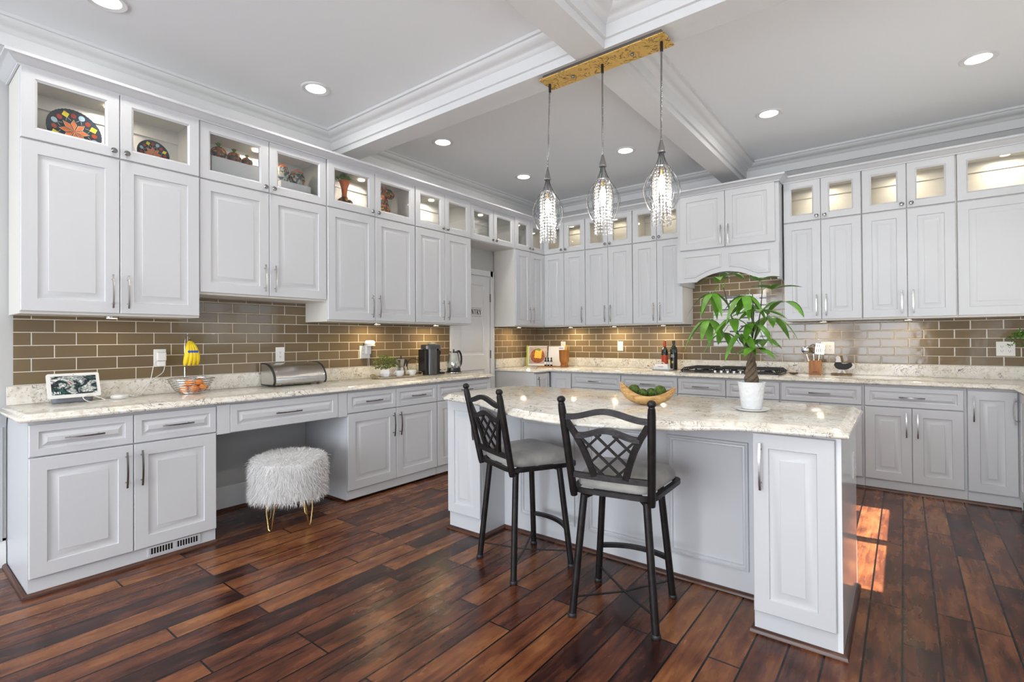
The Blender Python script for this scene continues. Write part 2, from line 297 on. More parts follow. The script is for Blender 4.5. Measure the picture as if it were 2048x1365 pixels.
# ------------------------------------------------------------------ mesh helpers
class MB:
    def __init__(s): s.v = []; s.f = []; s.m = []; s.mi = 0
    def add(s, vs, fs, T=None):
        b = len(s.v)
        for p in vs:
            p = Vector(p); s.v.append(T @ p if T else p)
        for f in fs: s.f.append([b+i for i in f]); s.m.append(s.mi)
        return s
    def box(s, x0, x1, y0, y1, z0, z1, T=None):
        vs = [(x, y, z) for z in (z0, z1) for y in (y0, y1) for x in (x0, x1)]
        return s.add(vs, [(0, 2, 3, 1), (4, 5, 7, 6), (0, 1, 5, 4), (2, 6, 7, 3), (0, 4, 6, 2), (1, 3, 7, 5)], T)
    def lathe(s, prof, c=(0, 0, 0), seg=24, T=None, cap=True, sx=1, sy=1):
        vs = []; fs = []; n = len(prof)
        for r, z in prof:
            for i in range(seg):
                a = 2*PI*i/seg; vs.append((c[0]+r*math.cos(a)*sx, c[1]+r*math.sin(a)*sy, c[2]+z))
        for j in range(n-1):
            for i in range(seg):
                k = (i+1) % seg; fs.append((j*seg+i, j*seg+k, (j+1)*seg+k, (j+1)*seg+i))
        if cap:
            fs.append(tuple(range(seg))[::-1]); fs.append(tuple((n-1)*seg+i for i in range(seg)))
        return s.add(vs, fs, T)
    def cyl(s, p0, p1, r, seg=12, r1=None): return s.tube([p0, p1], [r, r if r1 is None else r1], seg)
    def tube(s, pts, r, seg=8, closed=False, flat=1.0, up=None):
        pts = [Vector(p) for p in pts]; n = len(pts)
        rs = r if isinstance(r, (list, tuple)) else [r]*n
        vs = []; fs = []; prev = None
        for i, p in enumerate(pts):
            if closed: t = pts[(i+1) % n]-pts[i-1]
            else: t = pts[min(i+1, n-1)]-pts[max(i-1, 0)]
            t.normalize()
            if up is not None: u = Vector(up)
            elif prev is not None: u = prev
            else: u = Vector((0, 0, 1)) if abs(t.z) < .9 else Vector((1, 0, 0))
            a = t.cross(u)
            if a.length < 1e-6: a = t.cross(Vector((1, 0, 0)) if abs(t.x) < .9 else Vector((0, 1, 0)))
            a.normalize(); b = a.cross(t).normalized(); prev = b
            for k in range(seg):
                th = 2*PI*(k+.5)/seg; vs.append(p+a*math.cos(th)*rs[i]+b*math.sin(th)*rs[i]*flat)
        m = n if closed else n-1
        for i in range(m):
            j = (i+1) % n
            for k in range(seg):
                q = (k+1) % seg; fs.append((i*seg+k, i*seg+q, j*seg+q, j*seg+k))
        if not closed: fs.append(tuple(range(seg))[::-1]); fs.append(tuple((n-1)*seg+k for k in range(seg)))
        return s.add(vs, fs)
    def ball(s, c, r, seg=14, rings=8, sc=(1, 1, 1), T=None):
        prof = [(max(1e-4, math.sin(PI*i/rings))*r, -math.cos(PI*i/rings)*r*sc[2]) for i in range(rings+1)]
        return s.lathe(prof, c, seg, T, True, sc[0], sc[1])
    def prism(s, poly, z0, z1, T=None):
        n = len(poly); vs = [(x, y, z0) for x, y in poly]+[(x, y, z1) for x, y in poly]
        fs = [tuple(range(n))[::-1], tuple(range(n, 2*n))]+[(i, (i+1) % n, n+(i+1) % n, n+i) for i in range(n)]
        return s.add(vs, fs, T)
    def build(s, name, m, parent=None, smooth=40, loc=None, bevel=0, rot=None, recalc=True):
        me = bpy.data.meshes.new(name); me.from_pydata([tuple(v) for v in s.v], [], s.f)
        ms = m if isinstance(m, (list, tuple)) else [m]
        for q in ms: me.materials.append(MT[q] if isinstance(q, str) else q)
        for p, i in zip(me.polygons, s.m): p.material_index = i
        if recalc:
            bm = bmesh.new(); bm.from_mesh(me); bmesh.ops.recalc_face_normals(bm, faces=bm.faces); bm.to_mesh(me); bm.free()
        if smooth:
            for p in me.polygons: p.use_smooth = True
            me.set_sharp_from_angle(angle=math.radians(smooth))
        o = bpy.data.objects.new(name, me); COL.objects.link(o)
        if parent: o.parent = parent
        if loc: o.location = loc
        if rot: o.rotation_euler = rot
        if bevel:
            md = o.modifiers.new('bevel', 'BEVEL'); md.width = bevel; md.segments = 2; md.limit_method = 'ANGLE'; md.angle_limit = .9
        return o

def tag(o, label=None, cat=None, group=None, kind=None):
    if label: o['label'] = label
    if cat: o['category'] = cat
    if group: o['group'] = group
    if kind: o['kind'] = kind
    return o
def thing(name, label, cat, loc=(0, 0, 0), rz=0, group=None):
    o = bpy.data.objects.new(name, None); o.empty_display_size = .05; COL.objects.link(o)
    o.location = loc; o.rotation_euler = (0, 0, rz)
    return tag(o, label, cat, group)
def kids(o): return [c for c in COL.objects if c.parent == o]
def copy_tree(o, parent=None):
    c = o.copy(); COL.objects.link(c); c.parent = parent
    for k in kids(o): copy_tree(k, c)
    return c
def struct(name, mb, m, **k): return tag(mb.build(name, m, **k), kind='structure')
def offs(path, d, closed):
    """offset a 2D polyline to its left by d with mitred corners"""
    n = len(path); out = []
    for i in range(n):
        p = Vector(path[i])
        a = Vector(path[i-1]) if (closed or i > 0) else None
        b = Vector(path[(i+1) % n]) if (closed or i < n-1) else None
        def nrm(u, v): t = (v-u).normalized(); return Vector((-t.y, t.x))
        if a is None: out.append(p+nrm(p, b)*d)
        elif b is None: out.append(p+nrm(a, p)*d)
        else:
            n1, n2 = nrm(a, p), nrm(p, b); k = 1+n1.dot(n2)
            out.append(p+(n1+n2)*(d/max(k, .3)))
    return out
def sweep(mb, path, prof, closed=False, caps=True):
    """prof: list of (offset to the left, z); closed profile loop"""
    rings = [offs(path, d, closed) for d, z in prof]; n = len(path); k = len(prof)
    vs = [(rings[j][i].x, rings[j][i].y, prof[j][1]) for i in range(n) for j in range(k)]
    fs = []
    for i in range(n if closed else n-1):
        i2 = (i+1) % n
        for j in range(k): fs.append((i*k+j, i*k+(j+1) % k, i2*k+(j+1) % k, i2*k+j))
    if not closed and caps: fs += [tuple(range(k)), tuple((n-1)*k+j for j in range(k))[::-1]]
    return mb.add(vs, fs)
def slab(mb, poly, prof):
    """poly CCW outline, prof (inset, z) from underside to top"""
    rings = [offs(poly, d, True) for d, z in prof]; n = len(poly); vs = []
    for r, (d, z) in zip(rings, prof): vs += [(p.x, p.y, z) for p in r]
    fs = [tuple(range(n))[::-1]]
    for j in range(len(prof)-1): fs += [(j*n+i, j*n+(i+1) % n, (j+1)*n+(i+1) % n, (j+1)*n+i) for i in range(n)]
    fs.append(tuple((len(prof)-1)*n+i for i in range(n)))
    return mb.add(vs, fs)
def arc(c, r, a0, a1, n, plane='xz', y=0):
    o = []
    for i in range(n+1):
        a = a0+(a1-a0)*i/n; x, z = c[0]+r*math.cos(a), c[1]+r*math.sin(a)
        o.append((x, y, z) if plane == 'xz' else (x, z, y))
    return o

# ------------------------------------------------------------------ cabinet parts (local frame: x along the front, -y towards the room, z up)
def panel_front(x0, x1, z0, z1, y, s=.068, t=.02, low=False):
    mb = MB(); d = .040 if not low else .022
    rings = [(0, y+t), (0, y+.003), (.003, y), (s, y), (s+.003, y+.008), (s+.013, y+.010), (s+.013+d*.75, y+.003), (s+.016+d*.75, y+.001)]
    vs = []; fs = []
    for ins, yy in rings: vs += [(x0+ins, yy, z0+ins), (x1-ins, yy, z0+ins), (x1-ins, yy, z1-ins), (x0+ins, yy, z1-ins)]
    for j in range(len(rings)-1): fs += [(j*4+i, j*4+(i+1) % 4, (j+1)*4+(i+1) % 4, (j+1)*4+i) for i in range(4)]
    fs += [(3, 2, 1, 0), tuple(len(vs)-4+i for i in range(4))]
    return mb.add(vs, fs)
def glass_frame(x0, x1, z0, z1, y, s=.068, t=.02):
    mb = MB(); rings = [(0, y+t), (0, y+.003), (.003, y), (s-.012, y), (s-.006, y+.005), (s, y+.008), (s, y+t)]
    vs = []; fs = []
    for ins, yy in rings: vs += [(x0+ins, yy, z0+ins), (x1-ins, yy, z0+ins), (x1-ins, yy, z1-ins), (x0+ins, yy, z1-ins)]
    n = len(rings)
    for j in range(n):
        k = (j+1) % n; fs += [(j*4+i, j*4+(i+1) % 4, k*4+(i+1) % 4, k*4+i) for i in range(4)]
    return mb.add(vs, fs)
def pull(parent, x, z, y, L=.2, horiz=False, m=None, name='handle'):
    m = m or ('steel' if z > 1 else 'steel_dark')  # low pulls darker: reflection of the floor put into the colour
    mb = MB(); n = 8; pts = []
    for i in range(n+1):
        t = -1+2*i/n; yy = y-.022-.012*(1-t*t); pts.append((x+t*L/2, yy, z) if horiz else (x, yy, z+t*L/2))
    mb.tube(pts, .0062, 4, up=(0, 1, 0), flat=.75)
    for t in (-.72, .72):
        a = (x+t*L/2, y+.001, z) if horiz else (x, y+.001, z+t*L/2); b = (a[0], y-.028, a[2]); mb.cyl(a, b, .0045, 8)
    return mb.build(name, m, parent)
def knob(parent, x, z, y):
    mb = MB(); T = Matrix.Translation((x, y, z)) @ Matrix.Rotation(PI/2, 4, 'X')
    mb.lathe([(.006, -.001), (.006, .012), (.015, .016), (.0165, .021), (.012, .027), (.003, .029)], seg=16, T=T)
    return mb.build('knob', 'steel_dark', parent)
ZS, ZT = 2.395, 2.782
def wall_cabinet(label, origin, rz, w, zb, pos='', doors=2, lower=True, depth=.33, group=None, pull_side=None, light_w=1.0, glass=True, ext=.004, cat='cabinet', drop=.014):
    t = thing('wall_cabinet', label, cat, origin, rz, group)
    yb = -depth; yf = -depth-.02
    b = MB(); th = .018
    if lower: b.box(.0005, w+ext-.0005, yb, -.002, zb-drop, ZS-.004)
    if glass:
        z0 = ZS-.004
        b.box(.0005, w+ext-.0005, yb, -.002, z0, z0+.02)
        b.box(.0005, w+ext-.0005, yb, -.002, ZT-.015, ZT+.012)
        b.box(.001, th, yb, -.002, z0+.02, ZT-.015); b.box(w-th, w+ext-.0005, yb, -.002, z0+.02, ZT-.015)
        b.box(th, w-th, -.012, -.002, z0+.02, ZT-.015)
        b.box(th, w-th, -.026, -.012, ZT-.10, ZT-.045)
        b.box(w/2-.012, w/2+.012, yb, yb+.018, z0+.02, ZT-.015) if doors == 2 else None
    b.build('body', 'white' if not glass else 'inside', t, smooth=0)
    g = .002; dw = w/doors
    for i in range(doors):
        x0, x1 = i*dw+g, (i+1)*dw-g
        if lower:
            d = panel_front(x0, x1, zb, ZS-.010, yf).build('door', 'white', t, smooth=25)
            left = (i == 0) if doors == 2 else (pull_side == 'R')
            hx = x1-.036 if (left or pull_side == 'far') else x0+.036
            if not (pull_side == 'far' and i == 0): pull(d, hx, zb+.13, yf)
        if glass:
            gd = glass_frame(x0, x1, ZS, ZT, yf).build('glass_door', 'white', t, smooth=25)
            MB().box(x0+.06, x1-.06, yf+.010, yf+.013, ZS+.06, ZT-.06).build('pane', 'glass', gd, smooth=0)
            left = (i == 0) if doors == 2 else (pull_side == 'R')
            knob(gd, x1-.03 if left else x0+.03, ZS+.035, yf)
            hx = x0+.052 if left else x1-.052
            for hz in (ZS+.075, ZT-.075): MB().box(hx-.006, hx+.006, yf+.0145, yf+.03, hz-.022, hz+.022).build('hinge', 'steel_dark', gd, smooth=0)
    if glass and light_w:
        MB().lathe([(.030, 0), (.030, .008)], (w/2, -depth*.45, ZT-.026), 20).build('puck_lamp', 'puck', t)
        L = bpy.data.lights.new('cabinet_puck', 'AREA'); L.shape = 'DISK'; L.size = .05; L.energy = light_w*(1.7 if origin[0] < .1 else 1); L.color = (1, .92, .80) if origin[0] < .1 else (1, .84, .62)
        lo = bpy.data.objects.new('cabinet_puck_light', L); COL.objects.link(lo); lo.parent = t; lo.location = (w/2, -depth*.45, ZT-.03)
    return t

def base_cabinet(label, origin, rz, w, layout, depth=.605, group=None, ext=0, gable=True, htop=.885, z_toe=.095, door_pull='top'):
    """layout: list of ('drawer', x0, x1) / ('door', x0, x1, handle side) / ('tall', ...)"""
    t = thing('base_cabinet', label, 'cabinet', origin, rz, group)
    yb = -depth; yf = yb-.022
    b = MB(); b.box(.0005, w-.0005+ext, yb, -.002, .0, htop); b.build('body', 'white', t, smooth=0)
    for it in layout:
        x0, x1 = it[1]+.002, it[2]-.002
        if it[0] == 'drawer':
            d = panel_front(x0, x1, .707, .868, yf, s=.036, low=True).build('drawer', 'white', t, smooth=25)
            pull(d, (x0+x1)/2, .789, yf, L=it[3] if len(it) > 3 else .165, horiz=True)
        else:
            zt = .700 if it[0] == 'door' else .868
            d = panel_front(x0, x1, z_toe, zt, yf).build('door', 'white', t, smooth=25)
            if it[3] == 'L': pull(d, x0+.034, zt-.135, yf)
            if it[3] == 'R': pull(d, x1-.034, zt-.135, yf)
    return t

# ------------------------------------------------------------------ room shell
X1, Y1 = ROOM_X, REAR_Y
struct('floor', MB().box(-.1, X1+.1, Y1-.1, .1, -.06, 0), 'floor', smooth=0)
struct('ceiling', MB().box(-.1, X1+.1, Y1-.1, .1, H_CEIL, H_CEIL+.08), 'ceil', smooth=0)
struct('wall_back', MB().box(-.1, X1+.1, .0, .1, 0, H_CEIL), 'wall', smooth=0)
wl = MB(); wl.box(-.1, 0, Y1, .0, 0, H_CEIL)
struct('wall_left', wl, 'wall', smooth=0)
# right wall with the sink window and an added, unseen window
def wall_holes(axis, c0, c1, u0, u1, z1, holes):
    mb = MB(); us = sorted({u0, u1, *[h[0] for h in holes], *[h[1] for h in holes]}); zs = sorted({0, z1, *[h[2] for h in holes], *[h[3] for h in holes]})
    for a, b_ in zip(us, us[1:]):
        for p, q in zip(zs, zs[1:]):
            if any(h[0] <= a and b_ <= h[1] and h[2] <= p and q <= h[3] for h in holes): continue
            if axis == 'x': mb.box(c0, c1, a, b_, p, q)
            else: mb.box(a, b_, c0, c1, p, q)
    return mb
struct('wall_right', wall_holes('x', X1, X1+.1, Y1, 0, H_CEIL, [(-2.63, -1.0, 1.2, 2.25), (-7.6, -5.4, .3, 2.4)]), 'wall', smooth=0)
struct('wall_rear', wall_holes('y', Y1-.1, Y1, -.1, X1+.1, H_CEIL, [(.9, 4.4, .4, 2.5)]), 'wall', smooth=0)
def window(name, axis, c, u0, u1, z0, z1, nu, nz, side, glaze='glass'):
    fr = MB(); t = .05
    def bx(a, b_, p, q, d=.04):
        if axis == 'x': fr.box(c-d/2, c+d/2, a, b_, p, q)
        else: fr.box(a, b_, c-d/2, c+d/2, p, q)
    bx(u0, u1, z0, z0+t); bx(u0, u1, z1-t, z1); bx(u0, u0+t, z0+t, z1-t); bx(u1-t, u1, z0+t, z1-t)
    for i in range(1, nu): u = u0+(u1-u0)*i/nu; bx(u-.05, u+.05, z0+t, z1-t, .03)
    for i in range(1, nz): z = z0+(z1-z0)*i/nz; bx(u0+t, u1-t, z-.022, z+.022, .03)
    o = struct(name, fr, 'trim', smooth=0)
    p = MB()
    if axis == 'x': p.box(c-.002, c+.002, u0+t, u1-t, z0+t, z1-t)
    else: p.box(u0+t, u1-t, c-.002, c+.002, z0+t, z1-t)
    p.build('pane', glaze, o, smooth=0)
    return o
window('window_1', 'x', X1+.06, -2.63, -1.0, 1.2, 2.25, 2, 1, -1)
window('window_2', 'x', X1+.05, -7.6, -5.4, .3, 2.4, 2, 1, -1)  # unseen window added to supply light from the side
window('window_3', 'y', Y1-.05, .9, 4.4, .4, 2.5, 3, 1, 1)  # unseen rear window, placed and sized for the fill light
tag(MB().box(.92, 4.38, Y1-.012, Y1-.004, .42, 2.48).build('added_sun_blind', mat('white_blind_cloth', (.8, .8, .8), .9), smooth=0), 'added unseen white blind blocking sun at the rear window', 'blind')  # unseen blind added to keep sun from entering at the rear

# coffered ceiling: beams and crown
BZ = 2.95
struct('trim_1', MB().box(0, X1, -3.24, -3.05, BZ, H_CEIL), 'trim', smooth=0)
struct('trim_2', MB().box(2.56, 2.75, Y1, -3.24, BZ, H_CEIL).box(2.56, 2.75, -3.05, 0, BZ, H_CEIL), 'trim', smooth=0)
crown = [(0, 3.0), (.018, 3.0), (.018, 3.072), (.030, 3.078), (.038, 3.090), (.050, 3.098), (.066, 3.100), (.086, 3.108), (.100, 3.121), (.104, 3.130), (.122, 3.130), (.122, 3.1495), (0, 3.1495)]
def coffer(n, x0, x1, y0, y1):
    mb = MB(); sweep(mb, [(x0, y0), (x1, y0), (x1, y1), (x0, y1)], crown, closed=True); struct(n, mb, 'trim', smooth=30)
coffer('trim_3', 0, 2.56, -3.05, 0); coffer('trim_4', 2.75, X1, -3.05, 0); coffer('trim_5', 0, 2.56, Y1, -3.24); coffer('trim_6', 2.75, X1, Y1, -3.24)
# left wall below the counter: wainscot, chair rail, baseboard
mb = MB(); mb.box(0, .012, Y1, -5.42, .15, .80); mb.box(.012, .02, -5.42, -5.36, .15, .80); mb.box(0, .012, -5.42, -5.345, .15, .80)
mb.box(0.012, .02, Y1, -5.42, .22, .24); mb.box(.012, .02, Y1, -5.42, .74, .76)
MT['wains'] = mat('shade_grey_wainscot', (.46, .48, .49), .5)  # shade at this wall end put into the grey
struct('trim_7', mb, 'wains', smooth=0)
mb = MB(); sweep(mb, [(0, -5.345), (0, Y1)], [(0, .80), (.014, .80), (.02, .83), (.034, .85), (.036, .875), (0, .885)]); struct('trim_8', mb, 'wains')
bb = [(0, 0), (.018, 0), (.018, .12), (.012, .135), (.012, .165), (.004, .18), (0, .18)]
mb = MB(); sweep(mb, [(0, -5.345), (0, Y1)], bb); sweep(mb, [(0, -3.512), (0, -4.463)], bb); struct('baseboard_left', mb, 'trim')
shoe = [(0, 0), (.018, 0), (.016, .012), (.008, .019), (0, .02)]
mb = MB(); sweep(mb, [(0.605, -4.466), (.605, -5.345), (.018, -5.345)][::-1], [(-d, z) for d, z in shoe][::-1]); sweep(mb, [(.605, -1.765), (.605, -3.51), (.02, -3.51)], [(d*-1, z) for d, z in shoe][::-1])
sweep(mb, [(.018, -3.53), (.018, -4.446)], shoe)
sweep(mb, [(4.76, -.605), (.62, -.605)], shoe); sweep(mb, [(.605, -.62), (.605, -.94)], shoe)
struct('trim_9', mb, 'shoe')

# ------------------------------------------------------------------ pantry door
dy0, dy1 = -1.70, -1.055
mb = MB(); T = Matrix.Rotation(PI/2, 4, 'Z')
def raised(mb_, x0, x1, z0, z1, y):
    r = [(0, y), (.008, y+.010), (.028, y+.0115), (.055, y+.002)]
    vs = []; fs = []
    for ins, yy in r: vs += [(x0+ins, yy, z0+ins), (x1-ins, yy, z0+ins), (x1-ins, yy, z1-ins), (x0+ins, yy, z1-ins)]
    for j in range(3): fs += [(j*4+i, j*4+(i+1) % 4, (j+1)*4+(i+1) % 4, (j+1)*4+i) for i in range(4)]
    fs.append((12, 13, 14, 15)); mb_.add([T @ Vector(v) for v in vs], fs)
def doorleaf():
    m_ = MB(); y = -.012
    xs = [dy0, dy0+.11, dy1-.11, dy1]; zs = [.005, .22, .92, 1.10, 1.95, 2.06]
    for i in range(3):
        for j in range(5):
            if i == 1 and j in (1, 3): raised(m_, xs[i], xs[i+1], zs[j], zs[j+1], y); continue
            m_.add([T @ Vector((a, y, b_)) for a, b_ in ((xs[i], zs[j]), (xs[i+1], zs[j]), (xs[i+1], zs[j+1]), (xs[i], zs[j+1]))], [(0, 1, 2, 3)])
    m_.box(-.0005, .0003, dy0, dy1, .005, 2.06)
    return m_
dr = struct('door_1', doorleaf(), 'trim', smooth=20)
cs_ = MB(); cs_.box(0, .022, dy1+.006, dy1+.07, 0, 2.135); cs_.box(0, .022, dy0-.055, dy0-.006, 0, 2.135); cs_.box(0, .022, dy0-.055, dy1+.07, 2.066, 2.135); cs_.box(.022, .027, dy1+.05, dy1+.07, 0, 2.135)
cs_.build('casing', 'trim', dr, smooth=0, bevel=.003)
for z in (.25, 1.10, 1.80): MB().box(.012, .024, dy1-.004, dy1+.008, z-.05, z+.05).build('hinge', 'steel_dark', dr, smooth=0)
# PANTRY lettering (serif strokes) on the door
def letter(mb_, ch, y, z, h, w):
    st = .18*w; X = .0118
    def q(pts): mb_.add([(X-.002, y+a*w, z+b_*h) for a, b_ in pts]+[(X, y+a*w, z+b_*h) for a, b_ in pts], [(0, 1, 2, 3), (4, 5, 6, 7), (0, 1, 5, 4), (1, 2, 6, 5), (2, 3, 7, 6), (3, 0, 4, 7)])
    def bar(a, b_, c, d, t=.16): # from (a,b) to (c,d)
        dx, dz = (c-a)*w, (d-b_)*h; L_ = math.hypot(dx, dz); nx, nz = -dz/L_*t*w/2, dx/L_*t*w/2
        q([(a+nx/w, b_+nz/h), (a-nx/w, b_-nz/h), (c-nx/w, d-nz/h), (c+nx/w, d+nz/h)])
    def serif(a, b_): q([(a-.17, b_-.02), (a+.17, b_-.02), (a+.17, b_+.03), (a-.17, b_+.03)])
    if ch == 'P': bar(.2, 0, .2, 1, .24); serif(.2, 0); bar(.2, .97, .65, .97, .12); bar(.2, .5, .65, .5, .12); bar(.72, .55, .72, .92, .24)
    if ch == 'A': bar(.1, 0, .5, 1, .12); bar(.5, 1, .9, 0, .24); bar(.25, .35, .72, .35, .12); serif(.1, 0); serif(.9, 0)
    if ch == 'N': bar(.15, 0, .15, 1, .12); bar(.15, 1, .85, 0, .24); bar(.85, 0, .85, 1, .12); serif(.15, 0); serif(.1, .97); serif(.85, .97)
    if ch == 'T': bar(.5, 0, .5, 1, .24); bar(.05, .97, .95, .97, .1); serif(.5, 0); bar(.06, .8, .06, .97, .07); bar(.94, .8, .94, .97, .07)
    if ch == 'R': bar(.2, 0, .2, 1, .24); serif(.2, 0); bar(.2, .97, .65, .97, .12); bar(.2, .5, .65, .5, .12); bar(.72, .55, .72, .92, .24); bar(.45, .5, .9, 0, .24); serif(.92, 0)
    if ch == 'Y': bar(.1, 1, .5, .45, .24); bar(.9, 1, .5, .45, .12); bar(.5, 0, .5, .45, .24); serif(.5, 0); serif(.1, .97); serif(.9, .97)
lm = MB(); h = .062; w = .047
for i, ch in enumerate('PANTRY'): letter(lm, ch, -1.488+i*.0465, 1.588, h, w*.86)
for zz in (1.567, 1.665):
    for i in range(14):
        yy = -1.475+i*.019; dz = .004*math.sin(i*1.9); lm.tube([(.0112, yy, zz+dz), (.0112, yy+.009, zz-dz*1.4), (.0112, yy+.018, zz+.004*math.sin((i+1)*1.9))], .0012, 5)
lm.build('lettering', 'ink', dr, smooth=0)

# ------------------------------------------------------------------ tile backsplashes
tl = MB().box(0.0003, .010, -5.315, -1.765, 1.03, 1.60); tag(tl.build('tile_backsplash', 'tileY', smooth=0), 'long taupe glass subway tile backsplash over the desk counter', 'backsplash')
tl = MB().box(0.0003, .010, -.975, -.0105, 1.03, 1.46); tag(tl.build('tile_backsplash', 'tileY', smooth=0), 'short taupe tile backsplash between pantry door and corner', 'backsplash')
tl = MB().box(.0105, X1-.0105, -.010, -.0003, 1.03, 2.0); tag(tl.build('tile_backsplash', 'tileX', smooth=0), 'taupe glass subway tile backsplash behind the cooktop wall', 'backsplash')
tl = MB().box(2.41, 2.95, -.0145, -.010, 1.195, 1.75); tag(tl.build('mosaic_panel', 'mosaic', smooth=0), 'white and grey linear glass mosaic panel behind the cooktop', 'mosaic panel')

# ------------------------------------------------------------------ counters
TOPZ, UND = .925, .885
edge = [(.016, UND), (.003, UND+.004), (0, UND+.010), (0, UND+.014), (.006, UND+.020), (.016, UND+.024), (.020, UND+.027), (.036, TOPZ-.001), (.042, TOPZ)]
def upstand(parent, poly, z1=1.032):
    MB().prism(poly, TOPZ-.001, z1).build('upstand', 'quartz', parent, smooth=0, bevel=.002)
t = thing('countertop', 'veined quartz countertop running along the left wall over the desk', 'countertop')
ct = MB(); slab(ct, [(.0105, -5.385), (.66, -5.385), (.66, -1.74), (.0105, -1.74)], edge); ct.build('worktop', 'quartz', t, smooth=50)
upstand(t, [(.0105, -5.345), (.03, -5.345), (.03, -1.765), (.0105, -1.765)])
t = thing('countertop', 'veined quartz countertop around the corner and along the cooktop wall', 'countertop')
ct = MB(); slab(ct, [(.0105, -.965), (.64, -.965), (.66, -.945), (.66, -.70), (.70, -.66), (4.68, -.66), (4.72, -.70), (4.72, -3.0), (X1-.002, -3.0), (X1-.002, -.0105), (.0105, -.0105)], edge); ct.build('worktop', 'quartz', t, smooth=50)
upstand(t, [(.0105, -.95), (.03, -.95), (.03, -.03), (X1-.02, -.03), (X1-.02, -3.0), (X1-.002, -3.0), (X1-.002, -.0105), (.0105, -.0105)])

# ------------------------------------------------------------------ left wall cabinets
LZ = 1.457
def Lcab(label, y0, y1, zb, **k): return wall_cabinet(label, (0.0105 if zb < 1.5 else .0, y0, 0), PI/2, y1-y0, zb, **k)
G = 'stacked white wall cabinets'
Lcab('white wall cabinet at far left with painted plates behind its glass top', -5.335, -4.463, LZ, light_w=2.2, ext=.002)
Lcab('shorter white wall cabinet holding ceramic pineapples and painted jars', -4.460, -3.514, 1.620, light_w=2.0)
Lcab('white wall cabinet holding the orange vase behind glass', -3.509, -2.571, LZ, light_w=1.6)
Lcab('white wall cabinet with empty glass top beside the pantry opening', -2.565, -1.775, LZ, light_w=2.0, ext=0)
Lcab('short glazed cabinet bridging above the pantry door', -1.770, -.975, ZS, lower=False, light_w=2.0)
Lcab('narrow white wall cabinet on the left wall in the corner', -.970, -.352, LZ, light_w=1.0, ext=0)
# back wall
def Bcab(label, x0, x1, **k): return wall_cabinet(label, (x0, -.0105, 0), 0, x1-x0, LZ, depth=.3195, **k)
Bcab('white wall cabinet just right of the corner with a single long handle', .352, .967, light_w=1.0, pull_side='far', ext=.002)
Bcab('white wall cabinet behind the middle pendant light', .970, 1.595, light_w=1.0)
Bcab('white wall cabinet directly left of the range hood', 1.600, 2.183, light_w=1.0, ext=0)
Bcab('white wall cabinet directly right of the range hood', 3.172, 3.795, light_w=3.2)
Bcab('white wall cabinet second to the right of the hood', 3.800, 4.433, light_w=3.0, ext=.007)
Bcab('wide single-door white wall cabinet at the far right edge', 4.441, 5.06, doors=1, pull_side='R', light_w=4.0)
tag(MB().box(.0005, .3495, -.3495, -.0105, LZ-.014, ZT+.012).build('corner_filler', 'white', smooth=0), 'plain white corner block joining the two runs of wall cabinets', 'filler panel')

# hood
t = thing('range_hood', 'white panelled range hood cabinet with arched valance over the cooktop', 'range hood', (2.185, -.0105, 0))
hw, hd = .975, .485
b = MB(); b.box(0, .02, -.355, 0, 1.85, 2.79); b.box(0, .02, -hd, -.355, 1.85, 2.79); b.box(hw-.02, hw, -hd, 0, 1.85, 2.79); b.box(.02, hw-.02, -hd, 0, 2.19, 2.79)
b.box(.02, hw-.02, -hd+.03, -.002, 2.02, 2.04)
b.build('body', 'white', t, smooth=0)
for i in range(2):
    x0 = .03+i*(hw-.06)/2+.002; x1 = .03+(i+1)*(hw-.06)/2-.002
    d = panel_front(x0, x1, 2.21, ZT, -hd-.02).build('door', 'white', t, smooth=25)
    pull(d, x1-.034 if i == 0 else x0+.034, 2.33, -hd-.02)
# arched valance
ax0, ax1 = .0, hw; zb, za = 1.868, 1.948
pts = [(ax0, zb), (.20, zb)]
n = 24
def archz(x): tt = (x-.20)/(hw-.4); return zb+(za-zb+.01)*math.sin(PI*max(0, min(1, tt)))**.8
low = [(ax0, zb)]+[(.20+(hw-.4)*i/n, archz(.20+(hw-.4)*i/n)) for i in range(n+1)]+[(ax1, zb)]
v = MB(); nn = len(low); vs = [(x, -hd-.02, z) for x, z in low]+[(x, -hd-.02, 2.195) for x, z in low]+[(x, -hd, z) for x, z in low]+[(x, -hd, 2.195) for x, z in low]; fs = []
for i in range(nn-1):
    fs += [(i, i+1, nn+i+1, nn+i), (2*nn+i, 3*nn+i, 3*nn+i+1, 2*nn+i+1), (i, 2*nn+i, 2*nn+i+1, i+1), (nn+i, nn+i+1, 3*nn+i+1, 3*nn+i)]
fs += [(0, nn, 3*nn, 2*nn), (nn-1, 3*nn-1, 4*nn-1, 2*nn-1)]
v.add(vs, fs); v.build('valance', 'white', t, smooth=30)
for sx_ in (0, 1):
    xa, xb = (.075, hw/2-.035) if sx_ == 0 else (hw/2+.035, hw-.075)
    fr = MB(); m_ = 10; top = 2.145
    pth = [(xa+(xb-xa)*i/m_, max(zb+.045, archz(xa+(xb-xa)*i/m_)+.045)) for i in range(m_+1)]+[(xb, top), (xa, top)]
    y = -hd-.0205
    def ring(d, yy):
        return [(p.x, yy, p.y) for p in offs(pth, d, True)]
    prof = [(0, y+.001), (.004, y-.006), (.012, y-.006), (.016, y+.000), (.034, y-.004)]
    vs = []; fs = []; k = len(pth)
    for d_, yy in prof: vs += ring(d_, yy)
    for j in range(len(prof)-1): fs += [(j*k+i, j*k+(i+1) % k, (j+1)*k+(i+1) % k, (j+1)*k+i) for i in range(k)]
    fs.append(tuple((len(prof)-1)*k+i for i in range(k))); fr.add(vs, fs); fr.build('raised_panel', 'white', t, smooth=25)
